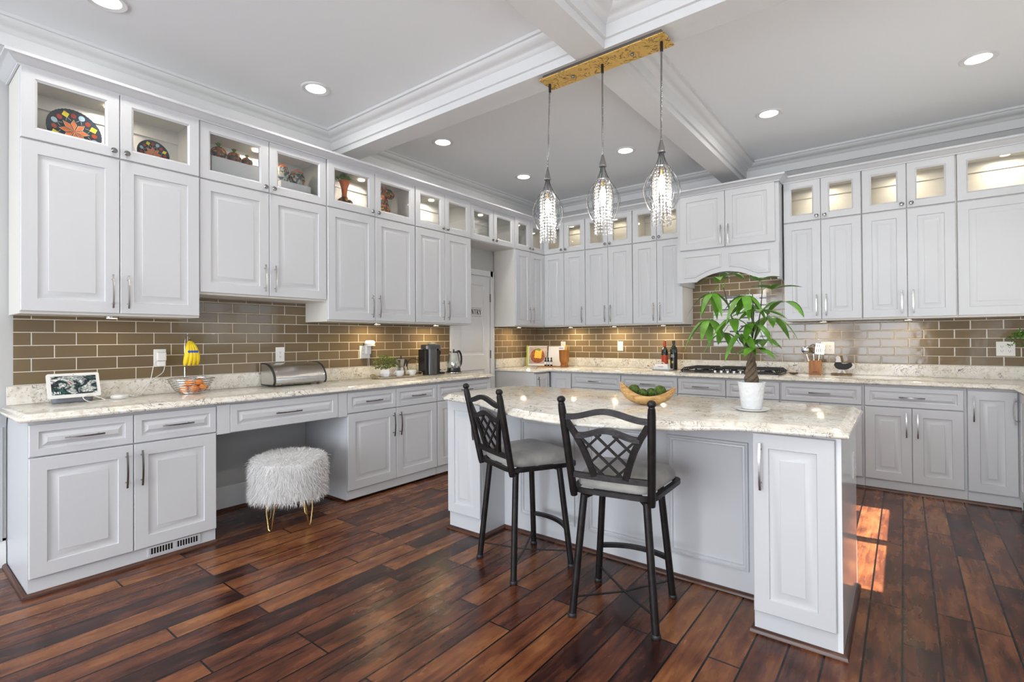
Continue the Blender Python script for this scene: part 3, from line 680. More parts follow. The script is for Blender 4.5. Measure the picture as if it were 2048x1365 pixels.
for x in (.28, .70): MB().lathe([(.04, 0), (.045, .006)], (x, -.26, 2.012), 18).build('hood_lamp', 'lens', t)
L = light('hood_light', 'AREA', (2.67, -.27, 2.0), 2.0, WARM, shape='RECTANGLE', size=.5, size_y=.1); L.parent = None

# cornice along the cabinets
corn = [(0, ZT-.004), (.008, ZT-.004), (.010, ZT+.004), (.026, ZT+.012), (.044, ZT+.028), (.052, ZT+.034), (.064, ZT+.036), (.064, ZT+.052), (0, ZT+.052)]
def cornice(path, label):
    mb_ = MB(); sweep(mb_, path, [(-d, z) for d, z in corn]); tag(mb_.build('cornice', 'white', smooth=30), label, 'crown moulding')
cornice([(2.183, -.352), (.352, -.352), (.352, -5.337), (.0, -5.337)][::-1], 'white crown moulding along the tops of the left wall cabinets')
cornice([(2.183, -.0105), (2.183, -.517), (3.162, -.517), (3.162, -.0105)], 'white crown moulding around the top of the range hood')
cornice([(3.17, -.352), (5.06, -.352)], 'white crown moulding above the cabinets right of the hood')

# under cabinet lamps
UW = (1.0, .77, .42)
for i, (x, y, p) in enumerate([(.2, -2.9, 4.0), (.2, -2.15, 4.5), (.2, -.7, 3.6), (.66, -.19, 4.6), (1.28, -.19, 4.6), (1.90, -.19, 3.6), (3.48, -.19, 1.6), (4.12, -.19, 1.4), (.2, -4.9, .4)]):
    z = LZ-.015
    t = thing('under_cabinet_lamp', 'small round puck lamp under the wall cabinets', 'lamp', (x, y, z), 0, 'puck lamps under the wall cabinets')
    MB().lathe([(.034, -.010), (.036, -.001), (.036, 0)], seg=20).build('rim', 'steel', t)
    MB().lathe([(.026, -.0115), (.027, -.010)], seg=18).build('lens', 'puck', t)
    light('under_cabinet_light', 'AREA', (x, y, z-.013), p, UW, shape='DISK', size=.05)

# ------------------------------------------------------------------ base cabinets
def Lbase(label, y0, y1, layout, **k): return base_cabinet(label, (0, y0, 0), PI/2, y1-y0, layout, **k)
w = .874
t = Lbase('white base cabinet at far left with two drawers and a floor vent', -5.340, -4.466, [('drawer', 0, w/2), ('drawer', w/2, w), ('door', 0, w/2, 'R'), ('door', w/2, w, 'L')])
vg = MB(); vg.box(.505, .785, -.612, -.6055, .030, .088)
vg.build('vent_plate', 'white', t, smooth=0, bevel=.001)
for a_ in (.517, .652):
    vo = MB().box(a_, a_+.121, -.6128, -.612, .040, .078).build('vent_opening', 'black', t, smooth=0)
    vf = MB().box(a_, a_+.121, -.6145, -.6128, .0405, .043)
    for i in range(9): vf.box(a_+.002+i*.0143, a_+.0055+i*.0143, -.6145, -.6128, .0405, .078)
    vf.build('vent_fins', 'white', vo, smooth=0)
t = thing('desk_drawer_unit', 'white desk apron with one wide drawer over the knee space', 'drawer', (0, -4.464, 0), PI/2)
MB().box(0, .952, -.605, -.04, .685, .884).build('body', 'white', t, smooth=0)
for a_ in (0, .874): MB().box(a_, a_+.078, -.627, -.605, .688, .874).build('stile', 'white', t, smooth=0)
d = panel_front(.081, .871, .690, .872, -.627, s=.044, low=True).build('drawer', 'white', t, smooth=25); pull(d, .47, .782, -.627, L=.19, horiz=True)
w = .963
Lbase('white base cabinet with two drawers and two doors right of the knee space', -3.508, -2.545, [('drawer', 0, w/2), ('drawer', w/2, w), ('door', 0, w/2, 'R'), ('door', w/2, w, 'L')])
w = .773
Lbase('white base cabinet at the pantry end of the left counter', -2.541, -1.768, [('drawer', 0, w), ('door', 0, w/2, 'R'), ('door', w/2, w, 'L')])
Lbase('narrow white corner base cabinet facing the island', -.942, -.635, [('tall', 0, .300, 'L')], ext=0.005)
def Bbase(label, x0, x1, layout, **k): return base_cabinet(label, (x0, 0, 0), 0, x1-x0, layout, **k)
Bbase('white base cabinet with one plain door beside the inner corner', .6065, .926, [('tall', .0305, .3165, None)], ext=0.003)
w = .640; Bbase('white base cabinet under the outlet with wide top drawer', .930, 1.570, [('drawer', 0, w), ('door', 0, w/2, 'R'), ('door', w/2, w, 'L')], ext=.003)
w = .640; Bbase('white base cabinet behind the olive wood bowl', 1.574, 2.214, [('drawer', 0, w), ('door', 0, w/2, 'R'), ('door', w/2, w, 'L')], ext=.005)
Bbase('white base cabinet below the cooktop with two drawer fronts', 2.220, 3.172, [('drawer', 0, .474), ('drawer', .478, .952), ('door', 0, .474, 'R'), ('door', .478, .952, 'L')], ext=.011)
w = .617; Bbase('white base cabinet right of the cooktop beside the island end', 3.184, 3.805, [('drawer', 0, w), ('door', 0, w/2, 'R'), ('door', w/2, w, 'L')], ext=.012)
w = .632; Bbase('white base cabinet with drawer over two doors near the right corner', 3.818, 4.452, [('drawer', 0, w), ('door', 0, w/2, 'R'), ('door', w/2, w, 'L')], ext=.015)
Bbase('white corner base cabinet with one full height door at right', 4.468, 4.771, [('tall', .0, .280, 'L')])
base_cabinet('white base cabinet on the right wall cut by the frame edge', (X1-.002, -.632, 0), -PI/2, 1.2, [('tall', .001, .45, 'L'), ('tall', .45, .89, 'R')], depth=.626)

# ------------------------------------------------------------------ island
t = thing('kitchen_island', 'white panelled kitchen island with bowed veined quartz top', 'island')
b = MB(); b.box(1.625, 3.868, -3.15, -2.69, 0, UND); b.box(1.625, 1.92, -3.38, -3.15, 0, UND); b.box(3.56, 3.868, -3.44, -3.15, 0, UND)
b.build('body', 'white', t, smooth=0)
b = MB(); b.box(3.868, 3.886, -3.44, -2.69, .0, UND); b.build('end_panel', mat('glossy_white_end_panel', (.80, .82, .84), .12), t, smooth=0)
d = panel_front(1.627, 1.918, .120, .872, -3.402, s=.062).build('door', 'white', t, smooth=25); pull(d, 1.627+.255, .735, -3.402)
d = panel_front(3.562, 3.866, .100, .872, -3.462, s=.062).build('door', 'white', t, smooth=25); pull(d, 3.595, .732, -3.462)
for x0, x1 in ((2.06, 2.48), (2.57, 2.97), (3.065, 3.475)):
    f = MB(); rings = [(0, -3.1495), (.002, -3.163), (.012, -3.166), (.017, -3.158), (.026, -3.160), (.030, -3.151), (.046, -3.1495)]
    vs = []; fs = []
    for ins, yy in rings: vs += [(x0+ins, yy, .125+ins), (x1-ins, yy, .125+ins), (x1-ins, yy, .765-ins), (x0+ins, yy, .765-ins)]
    for j in range(len(rings)-1): fs += [(j*4+i, j*4+(i+1) % 4, (j+1)*4+(i+1) % 4, (j+1)*4+i) for i in range(4)]
    f.add(vs, fs).build('panel_moulding', 'white', t, smooth=20, recalc=False)
out = [(1.62, -3.40), (1.64, -3.46), (1.70, -3.505), (1.95, -3.545), (2.15, -3.625), (2.36, -3.745), (2.50, -3.805), (2.62, -3.842), (2.74, -3.860), (2.88, -3.858), (3.00, -3.838), (3.12, -3.800), (3.26, -3.738), (3.37, -3.665), (3.46, -3.590), (3.55, -3.548), (3.68, -3.530), (3.917, -3.500), (3.917, -2.655), (1.76, -2.655), (1.65, -2.80)]
ct = MB(); slab(ct, out, edge); ct.build('worktop', 'quartz', t, smooth=50)
sm = MB(); sweep(sm, [(1.625, -2.69), (1.625, -3.38), (1.92, -3.38), (1.92, -3.15), (3.56, -3.15), (3.56, -3.44), (3.886, -3.44), (3.886, -2.69)], [(-d, z) for d, z in shoe][::-1]); sm.build('shoe_moulding', 'shoe', t)
ou = MB(); ou.box(3.886, 3.890, -2.90, -2.84, .60, .72); ou.build('outlet', 'plastic_white', t, smooth=0, bevel=.001)

# ------------------------------------------------------------------ ceiling downlights and added unseen fill lamps
first = None
names = {0: 'recessed ceiling light nearest the top left corner', 1: 'recessed ceiling light above the wall cabinet with the jars', 2: 'recessed ceiling light beyond the cross beam on the left',
         3: 'small recessed ceiling light left of the pendants', 4: 'recessed ceiling light between middle and right pendants', 5: 'recessed ceiling light above the range hood right side', 6: 'recessed ceiling light at the far right'}
for i, (x, y) in enumerate(DOWN_AND_FILL_LIGHTS):
    if i < 7:
        t = thing('recessed_light', names[i], 'ceiling light', (x, y, H_CEIL), 0, 'recessed ceiling lights')
        MB().lathe([(.070, -.004), (.094, -.009), (.102, -.004), (.103, 0), (.070, 0)], seg=40, cap=False).build('rim', 'trim', t)
        MB().lathe([(.071, -.0035), (.071, -.0015)], seg=36).build('lens', 'lens', t)
    light('downlight_or_fill', 'AREA', (x, y, H_CEIL-.012), LIGHT_DOWN_W*(1 if i < 7 else 3.2), WARM, shape='DISK', size=.12)  # entries without a rim and lens are stronger, added fill lamps

# ------------------------------------------------------------------ pendant light over the island
t = thing('pendant_light', 'three-drop pendant light with hammered gold plate and crystal bead columns in wire cages', 'pendant light', (2.69, -3.155, BZ))
MB().box(-.385, .385, -.062, .062, -.028, -.0005).build('canopy', 'steel_dark', t, smooth=0)
MB().box(-.405, .405, -.080, .080, -.033, -.028).build('gold_plate', 'gold_plate', t, smooth=0, bevel=.001)
for x in (-.20, .19): MB().lathe([(.009, -.048), (.010, -.044), (.006, -.038), (.010, -.036), (.010, -.033)], (x, 0, 0), 14).build('finial', 'steel_dark', t)
for dx, tilt in ((-.385+.012, -.022), (0.0, -.002), (.362, -.006)):
    b0 = dx; bx = dx+tilt
    p = MB(); p.tube([(b0, 0, -.033), (b0, 0, -.075), (b0+tilt*.1, 0, -.09), (bx, 0, -.575)], [.0075, .0075, .005, .0045], 10)
    rod = p.build('rod', 'wire', t)
    MB().lathe([(.007, -.033), (.0085, -.034), (.0085, -.085), (.006, -.087)], (b0, 0, 0), 12).build('swivel_joint', 'black', rod)
    cone = MB().lathe([(.005, -.572), (.007, -.575), (.022, -.634), (.023, -.638), (.023, -.643), (.018, -.645)], (bx, 0, 0), 20).build('cap', mat('grey_metal_cap', (.30, .30, .30), .35, metal=.9), t)
    prof = [(.012, -.642), (.015, -.665), (.023, -.690), (.038, -.722), (.061, -.755), (.083, -.790), (.096, -.825), (.099, -.850), (.095, -.880), (.084, -.915), (.072, -.942), (.063, -.958)]
    cg = MB()
    for i in range(14):
        a = 2*PI*i/14; cg.tube([(bx+r*math.cos(a), r*math.sin(a), z) for r, z in prof], .0016, 5)
    cg.tube([(bx+.063*math.cos(2*PI*i/28), .063*math.sin(2*PI*i/28), -.958) for i in range(28)], .0014, 5, closed=True)
    cg.build('wire_cage', 'wire', t)
    cr_ = MB(); ico = bmesh.new(); bmesh.ops.create_icosphere(ico, subdivisions=1, radius=1); iv = [v.co.copy() for v in ico.verts]; ifc = [[v.index for v in f.verts] for f in ico.faces]; ico.free()
    for row in range(16):
        z = -.735-row*.0187; rr = .041 if row < 1 else (.046 if row < 13 else .048)
        for i in range(15):
            a = 2*PI*(i+.0)/15; cr_.add([(bx+rr*math.cos(a)+v.x*.0080, rr*math.sin(a)+v.y*.0080, z+v.z*.0080) for v in iv], ifc)
    for i in range(15): a = 2*PI*i/15; cr_.add([(bx+.048*math.cos(a)+v.x*.006, .048*math.sin(a)+v.y*.006, -1.036+v.z*.010) for v in iv], ifc)
    tag(cr_.build('crystal_beads', 'crystal', t, smooth=0), 'column of clear crystal beads')
    MB().tube([(bx+.041*math.cos(2*PI*i/20), .041*math.sin(2*PI*i/20), -.724) for i in range(20)], .002, 6, closed=True).build('bead_ring', 'chrome', t)
    MB().lathe([(.012, -.730), (.012, -.765), (.008, -.768)], (bx, 0, 0), 14).build('socket', 'gold', t)
    MB().lathe([(.008, -.768), (.016, -.785), (.019, -.81), (.017, -.845), (.008, -.865), (.002, -.868)], (bx, 0, 0), 16).build('bulb', 'bulb', t)
    light('pendant_bulb_light', 'POINT', (2.69+bx, -3.155, BZ-.90), 9, (1, .93, .82), shadow_soft_size=.02)

# ------------------------------------------------------------------ bar stools
def rounded(pts, r, n=5):
    out = []; m = len(pts)
    for i in range(m):
        p = Vector(pts[i]); a = Vector(pts[i-1]); b = Vector(pts[(i+1) % m]); u = (a-p).normalized(); v = (b-p).normalized()
        for k in range(n+1):
            tt = k/n; q = p+u*r*(1-tt)**2+v*r*tt**2; out.append((q.x, q.y))
    return out
def stool(label, loc, rz, leg_rz):
    t = thing('bar_stool', label, 'bar stool', loc, rz, 'dark metal bar stools at the island')
    def zm(z): return z if z < .53 else .56+(z-.535)*.866
    class MS(MB):
        def build(s_, *a, **k):
            for v in s_.v: v.z = zm(v.z) if v.z > .5349 else (v.z*.56/.535)
            return MB.build(s_, *a, **k)
    rel = leg_rz-rz
    seat = rounded([(-.172, -.175), (.172, -.175), (.220, .205), (-.220, .205)], .07)
    c = MS(); vs = []; fs = []; rg_ = [(.94, .578), (.99, .588), (1.01, .604), (1.0, .622), (.96, .640), (.88, .654), (.74, .664), (.5, .671), (.2, .674)]; k = len(seat)
    for q_, z in rg_: vs += [(x*q_, y*q_, z) for x, y in seat]
    for j in range(len(rg_)-1): fs += [(j*k+i, j*k+(i+1) % k, (j+1)*k+(i+1) % k, (j+1)*k+i) for i in range(k)]
    fs += [tuple(range(k))[::-1], tuple((len(rg_)-1)*k+i for i in range(k))]
    c.add(vs, fs); c.build('seat_cushion', 'suede', t, smooth=60)
    c = MS(); so = rounded([(-.180, -.185), (.180, -.185), (.228, .214), (-.228, .214)], .06); c.tube([(x, y, .566) for x, y in so], .0165, 4, closed=True, up=(0, 0, 1)); c.build('seat_frame', 'black_metal', t, smooth=30)
    def by(z): return -.186-.088*(z-.56)/.5
    def pxx(z): return .180+.024*(z-.56)/.5
    for s_ in (-1, 1):
        p = MS(); p.tube([(s_*pxx(z), by(z), z) for z in (.535, .56, .70, .85, 1.0, 1.035)], [.016, .018, .018, .018, .018, .016], 10); p.build('back_post', 'black_metal', t)
        f = MS(); f.lathe([(.013, 1.034), (.014, 1.040), (.012, 1.046)], (s_*pxx(1.035), by(1.035), 0), 12, cap=True); f.ball((s_*pxx(1.035), by(1.035)-.001, 1.058), .0195, 14, 9); f.build('finial', 'black_metal', t)
    def rail(name, xa, zf, n=22, r=.015):
        m_ = MS(); m_.tube([(xa*(-1+2*i/n), by(zf(-1+2*i/n)), zf(-1+2*i/n)) for i in range(n+1)], r, 4, up=(0, 1, 0), flat=.6); return m_.build(name, 'black_metal', t, smooth=30)
    rail('top_rail', .198, lambda q: .972+.034*(.5+.5*math.cos(PI*min(1, abs(q)*1.15)))-.004*abs(q), r=.021)
    rail('middle_rail', .145, lambda q: .872+.034*(.5+.5*math.cos(PI*min(1, abs(q)*1.1))), r=.021)
    rail('lower_rail', .19, lambda q: .652+.004*q*q, r=.021)
    sp_ = [(.190, .958), (.168, .915), (.145, .872), (.118, .81), (.098, .75), (.083, .70), (.072, .655)]
    def sx_(z):
        for (xa, za_), (xb, zb_) in zip(sp_, sp_[1:]):
            if zb_ <= z <= za_: return xb+(xa-xb)*(z-zb_)/(za_-zb_)
        return sp_[-1][0] if z < .7 else sp_[0][0]
    for s_ in (-1, 1):
        m_ = MS(); m_.tube([(s_*x, by(z), z) for x, z in sp_], .020, 4, up=(0, 1, 0), flat=.6); m_.build('splat', 'black_metal', t, smooth=30)
    lt = MS()
    for sgn in (-1, 1):
        for c0 in (-.215, -.129, -.043, .043, .129, .215):
            pts = []; n = 60
            for i in range(n+1):
                z = .656+(.885-.656)*i/n; x = sgn*(z-.775)*.92+c0
                if abs(x) < sx_(z)-.004: pts.append((x, by(z)+.0, z))
            if len(pts) > 4: lt.tube([pts[0], pts[-1]], .0082, 4, up=(0, 1, 0), flat=.7)
    lt.build('lattice', 'black_metal', t, smooth=30)
    R = Matrix.Rotation(rel, 4, 'Z')
    MS().lathe([(.085, .541), (.088, .545), (.088, .552), (.05, .555)], seg=24).build('swivel_plate', 'black_metal', t)
    def P(x, y, z): return R @ Vector((x, y, z))
    for sx2, sy2 in ((-1, -1), (1, -1), (1, 1), (-1, 1)):
        m_ = MS(); m_.tube([P(sx2*.145, sy2*.145, .535), P(sx2*.190, sy2*.190, .012)], .0172, 12)
        lg = m_.build('leg', 'black_metal', t)
        MS().lathe([(.018, .0), (.0205, .003), (.0205, .014), (.0175, .018)], P(sx2*.191, sy2*.191, 0), 14).build('foot_cap', 'black_matte', lg)
        m_ = MS(); m_.tube([P(sx2*.04, sy2*.04, .548), P(sx2*.10, sy2*.10, .546), P(sx2*.145, sy2*.145, .526)], .015, 4, up=(0, 0, 1)); m_.build('arm', 'black_metal', t, smooth=30)
    m_ = MS(); n = 14; k = .176
    m_.tube([P(k*(-1+2*i/n), k+.055*(1-(-1+2*i/n)**2), .19) for i in range(n+1)], .017, 4, up=(0, 0, 1), flat=.8); m_.build('footrest', 'black_metal', t, smooth=30)
    m_ = MS(); k = .186
    m_.tube([P(-k, -k, .085), P(0, 0, .070), P(k, k, .085)], .008, 4, up=(0, 0, 1), flat=.35); m_.tube([P(k, -k, .085), P(0, 0, .072), P(-k, k, .085)], .008, 4, up=(0, 0, 1), flat=.35); m_.build('cross_brace', 'black_metal', t, smooth=30)
    return t
stool('dark metal bar stool with lattice back and grey seat, turned sideways, left of the two', (2.349, -3.502, 0), math.radians(-22), math.radians(-21))
stool('dark metal bar stool with lattice back and grey seat, square to the island, nearest', (3.018, -3.604, 0), math.radians(9), math.radians(10))

# ------------------------------------------------------------------ fur ottoman
t = thing('ottoman', 'round white faux fur ottoman on brass hairpin legs under the desk', 'ottoman', (.655, -4.005, 0), math.radians(-25))
OR, z0, z1 = .232, .205, .475
MB().lathe([(OR-.01, z0), (OR, z0+.02), (OR+.004, (z0+z1)/2), (OR, z1-.03), (OR-.03, z1-.006), (OR-.1, z1+.003), (.01, z1+.005)], seg=40).build('cushion', 'fur', t)
fm = MB(); rnd = random.Random(5); N = 15000
for i in range(N):
    if rnd.random() < .66:
        a = rnd.random()*2*PI; z = z0+.008+(z1-z0-.02)*rnd.random(); p = Vector((OR*math.cos(a), OR*math.sin(a), z)); nrm = Vector((math.cos(a), math.sin(a), 0))
        lean = Vector((rnd.gauss(0, .35), rnd.gauss(0, .35), -.9+rnd.gauss(0, .35)))
        L_ = .042+.018*rnd.random()
        cl = math.sin(a*9+z*40)*.5
        d = (nrm*.55+lean+Vector((-math.sin(a), math.cos(a), 0))*cl*.5).normalized()
    else:
        a = rnd.random()*2*PI; r = OR*math.sqrt(rnd.random())*.99; p = Vector((r*math.cos(a), r*math.sin(a), z1-.006*(r/OR)**6*4)); nrm = Vector((0, 0, 1))
        L_ = .030+.02*rnd.random(); d = (nrm*.5+Vector((rnd.gauss(0, .5), rnd.gauss(0, .5), 0))+Vector((math.cos(a), math.sin(a), 0))*(r/OR)).normalized()
    side = d.cross(Vector((rnd.gauss(0, 1), rnd.gauss(0, 1), rnd.gauss(0, 1)))).normalized()*.0012
    mid = p+d*L_*.55+nrm*.004; end = p+d*L_+Vector((0, 0, -.010*rnd.random())) 
    fm.add([p-side, p+side, mid+side*.8, mid-side*.8, end], [(0, 1, 2, 3), (3, 2, 4)])
tag(fm.build('fur', 'fur', t, smooth=0, recalc=False), 'long shaggy white fur', kind='stuff')
for i in range(4):
    a = math.radians(45+90*i); c = Vector((.175*math.cos(a), .175*math.sin(a), 0)); tv = Vector((-math.sin(a), math.cos(a), 0))
    m_ = MB(); m_.tube([c*.92+tv*.040+Vector((0, 0, z0+.01)), c+tv*.030+Vector((0, 0, .12)), c+tv*.013+Vector((0, 0, .018)), c+tv*.006+Vector((0, 0, .009)), c-tv*.006+Vector((0, 0, .009)), c-tv*.013+Vector((0, 0, .018)), c-tv*.030+Vector((0, 0, .12)), c*.92-tv*.040+Vector((0, 0, z0+.01))], .0045, 8)
    m_.build('leg', 'gold', t)
    MB().ball(c+Vector((0, 0, .0065)), .0065, 10, 6).build('foot', 'gold', t)

# ------------------------------------------------------------------ plants
def leaflet(mb_, base, d, L, wd, droop=.35, fold=.25, up=Vector((0, 0, 1))):
    d = Vector(d).normalized(); side = d.cross(up)
    if side.length < .1: side = d.cross(Vector((1, 0, 0)))
    side.normalize(); nr = side.cross(d).normalized(); n = 7; vs = []
    for i in range(n+1):
        q = i/n; wv = wd*(math.sin(PI*q**.8)**.85 if 0 < q < 1 else 0)+.0006
        c = Vector(base)+d*L*q*(1-.12*droop*q)+Vector((0, 0, -1))*droop*L*q*q
        vs += [c+side*wv+nr*wv*fold, c, c-side*wv+nr*wv*fold]
    fs = []
    for i in range(n): fs += [(i*3, i*3+1, i*3+4, i*3+3), (i*3+1, i*3+2, i*3+5, i*3+4)]
    mb_.add(vs, fs)
t = thing('money_tree', 'money tree with braided trunk in a white textured pot on the island', 'potted plant', (3.487, -3.13, TOPZ))
MB().lathe([(.03, .0005), (.066, .001), (.080, .008), (.082, .012), (.076, .012), (.05, .008)], seg=40).build('saucer', 'ceramic_white', t)
pot = MB(); pot.lathe([(.044, .009), (.047, .012), (.062, .133), (.065, .141), (.063, .143), (.057, .141), (.055, .125), (.01, .123)], seg=44)
pm = mat('white_dimpled_pot', (.80, .81, .82), .25); n_ = pm.node_tree.nodes; l_ = pm.node_tree.links; tc_ = n_.new('ShaderNodeTexCoord'); vo_ = n_.new('ShaderNodeTexVoronoi'); vo_.inputs['Scale'].default_value = 55
l_.new(tc_.outputs['Object'], vo_.inputs['Vector']); bp_ = n_.new('ShaderNodeBump'); bp_.inputs['Strength'].default_value = .6; bp_.inputs['Distance'].default_value = .004; l_.new(vo_.outputs['Distance'], bp_.inputs['Height']); l_.new(bp_.outputs[0], n_['Principled BSDF'].inputs['Normal'])
pot.build('pot', pm, t, smooth=50)
MB().lathe([(.055, .122), (.01, .126)], seg=30).build('soil', mat('potting_soil', (.03, .02, .012), .95, bump=1, bscale=120), t)
tr = MB()
for k in range(4):
    pts = []; rs = []
    for i in range(25):
        q = i/24; a = 2*PI*k/4+q*2*PI*1.35; r = .025*(1-.72*q); pts.append((r*math.cos(a), r*math.sin(a)*.8, .118+.185*q)); rs.append(.0145*(1-.52*q))
    tr.tube(pts, rs, 9)
tr.build('braided_trunk', 'bark', t, smooth=60)
NB = Vector((3.487, -3.13, TOPZ))
nodes = {'A': (3.299, -3.12, 1.52), 'B': (3.303, -3.05, 1.602), 'C': (3.355, -3.0, 1.629), 'D': (3.482, -3.22, 1.492), 'E': (3.551, -3.28, 1.412), 'F': (3.506, -3.02, 1.576),
         'G': (3.578, -3.1, 1.524), 'H': (3.629, -3.12, 1.459), 'I': (3.286, -3.15, 1.381), 'J': (3.419, -3.2, 1.38), 'K': (3.457, -3.18, 1.304), 'L': (3.531, -3.24, 1.234), 'M': (3.539, -3.1, 1.276),
         'N': (3.549, -3.0, 1.395), 'O': (3.348, -3.1, 1.313), 'P': (3.46, -3.08, 1.45), 'Q': (3.50, -3.14, 1.36)}
stems = [[(3.487, -3.13, 1.225), (3.43, -3.13, 1.30), (3.385, -3.12, 1.42), (3.345, -3.08, 1.55)], [(3.487, -3.13, 1.225), (3.44, -3.14, 1.27), (3.41, -3.14, 1.35), (3.39, -3.14, 1.42)],
         [(3.487, -3.13, 1.225), (3.502, -3.14, 1.33), (3.505, -3.16, 1.42), (3.50, -3.15, 1.50)], [(3.487, -3.13, 1.225), (3.515, -3.13, 1.32), (3.53, -3.12, 1.42), (3.53, -3.08, 1.52)], [(3.487, -3.13, 1.225), (3.49, -3.10, 1.33), (3.475, -3.08, 1.45)]]
for sp2 in stems: MB().tube([Vector(p)-NB for p in sp2], [.0038]+[.0028]*(len(sp2)-2)+[.002], 7).build('stem', 'stem', t)
allp = [Vector(p) for sp2 in stems for p in sp2]
rl = random.Random(11)
conf = {'A': (6, .13, .9, 0), 'B': (4, .11, .5, .3), 'C': (5, .10, .45, .2), 'D': (6, .13, .9, 0), 'E': (7, .145, .35, 0), 'F': (5, .11, .3, .4), 'G': (5, .13, .25, .2), 'H': (4, .14, .75, .2), 'I': (6, .13, .95, 0),
        'J': (5, .12, .7, 0), 'K': (5, .115, .9, 0), 'L': (6, .11, .45, 0), 'M': (5, .10, .5, 0), 'N': (5, .15, .7, 0), 'O': (4, .115, .9, 0), 'P': (6, .13, .5, 0), 'Q': (5, .12, .8, 0)}
for k, pos in nodes.items():
    pos = Vector(pos); num, L0, drp, upk = conf[k]
    near = min(allp, key=lambda q: (q-pos).length)
    lf = MB(); mid = (near+pos)/2+Vector((0, 0, .02)); lf.tube([near-NB, mid-NB, pos-NB], .0016, 6)
    outd = (pos-Vector((3.487, -3.13, pos.z))); base_a = math.atan2(outd.y, outd.x)
    for i in range(num):
        a = base_a+(-1+2*i/(num-1))*2.5+rl.uniform(-.15, .15)
        d = Vector((math.cos(a), math.sin(a), .25+upk-.5*drp+rl.uniform(-.15, .1)))
        leaflet(lf, pos-NB, d, L0*1.1*rl.uniform(.8, 1.08)*(1-.2*abs(-1+2*i/(num-1))), .0215*rl.uniform(.85, 1.1), drp*rl.uniform(.6, 1.1))
    lf.build('leaf', 'green', t, smooth=60, recalc=False)

# ------------------------------------------------------------------ olive wood bowl with moss balls
t = thing('dough_bowl', 'boat-shaped olive wood bowl holding moss balls on the island', 'bowl', (2.985, -3.225, TOPZ), math.radians(24))
bw = MB(); NS, NC = 28, 16; vs = []; fs = []
for layer in (0, 1):
    for i in range(NS+1):
        s_ = -1+2*i/NS; hw_ = .064*max(.02, (1-s_*s_))**.62*(1 if layer == 0 else .84)+(.003 if layer == 0 else 0)
        rim = .052+.045*s_*s_+(.026 if s_ < 0 else .0)*s_*s_; bot = .0+.055*abs(s_)**2.6+(.010 if layer else 0)+(.02*abs(s_)**6)
        bot = min(bot, rim-.006)
        for j in range(NC+1):
            a = PI*j/NC; yy = -hw_*math.cos(a); zz = rim-(rim-bot)*math.sin(a)**.75; vs.append((s_*(.145 if layer == 0 else .138), yy, zz))
n1 = (NS+1)*(NC+1)
for L_ in (0, n1):
    for i in range(NS):
        for j in range(NC): a = L_+i*(NC+1)+j; fs.append((a, a+1, a+NC+2, a+NC+1))
for i in range(NS):
    for j in (0, NC): a = i*(NC+1)+j; fs.append((a, a+NC+1, n1+a+NC+1, n1+a))
for i in (0, NS):
    for j in range(NC): a = i*(NC+1)+j; fs.append((a, a+1, n1+a+1, n1+a))
bw.add(vs, fs); bw.build('body', 'olive', t, smooth=60)
Rb = Matrix.Rotation(math.radians(24), 4, 'Z')
for lx, ly, lz, r, lab in ((-.072, .0, .078, .031, 'dark green moss ball at the left of the bowl'), (-.026, -.012, .064, .024, 'small moss ball beside the leftmost one in the bowl'), (.018, .008, .064, .026, 'moss ball third from left in the bowl'), (.064, .0, .072, .033, 'largest moss ball at the right of the bowl')):
    p = Rb @ Vector((lx, ly, lz)); b_ = MB()
    ico = bmesh.new(); bmesh.ops.create_icosphere(ico, subdivisions=4, radius=1)
    rr = random.Random(int(r*1e5)); b_.add([v.co*r*(1+rr.uniform(-.07, .07)) for v in ico.verts], [[v.index for v in f.verts] for f in ico.faces]); ico.free()
    tag(b_.build('moss_ball', 'moss', smooth=60, loc=(2.985+p.x, -3.225+p.y, TOPZ+p.z)), lab, 'moss ball', 'moss balls in the olive wood bowl')

# ------------------------------------------------------------------ outlets
def outlet(label, loc, rz, w=.074):
    t = thing('wall_outlet', label, 'outlet', loc, rz)
    MB().box(-w/2, w/2, -.006, -.0002, -.060, .060).build('plate', 'plastic_white', t, smooth=0, bevel=.0015)
    gx = [0] if w < .09 else [-.023, .023]
    for g in gx:
        MB().box(g-.017, g+.017, -.0075, -.006, -.034, .034).build('receptacle', 'plastic_white', t, smooth=0)
        s_ = MB()
        for z in (-.018, .018):
            s_.box(g-.0075, g-.0055, -.0079, -.0075, z-.003, z+.007); s_.box(g+.0055, g+.0075, -.0079, -.0075, z-.002, z+.006); s_.box(g-.002, g+.002, -.0079, -.0075, z-.010, z-.006)
        s_.build('slots', 'black', t, smooth=0)
    return t
TS = .0105
o1 = outlet('white outlet on the left backsplash with a phone charger plugged in', (TS, -4.588, 1.172), PI/2)
outlet('white outlet above the steel bread box', (TS, -3.735, 1.172), PI/2)
outlet('white outlet behind the round speaker mount', (TS, -2.905, 1.172), PI/2, .115)
outlet('white outlet behind the wooden crock in the corner', (.432, -TS, 1.19), 0)
outlet('white outlet on the tiles left of the oil bottles', (1.275, -TS, 1.19), 0)
outlet('white outlet behind the spatula', (3.495, -TS, 1.18), 0, .115)
outlet('white outlet at the far right of the backsplash', (4.755, -TS, 1.18), 0, .115)
t = thing('phone_charger', 'white plug-in charger block on the left outlet', 'charger', (TS+.0082, -4.588, 1.165), PI/2)
MB().box(-.026, .030, -.034, -.0004, -.012, .046).build('body', 'plastic_white', t, smooth=0, bevel=.006); MB().box(-.022, .026, -.030, -.0004, -.050, -.014).build('plug_block', 'plastic_white', t, smooth=0, bevel=.005)
cb = MB()
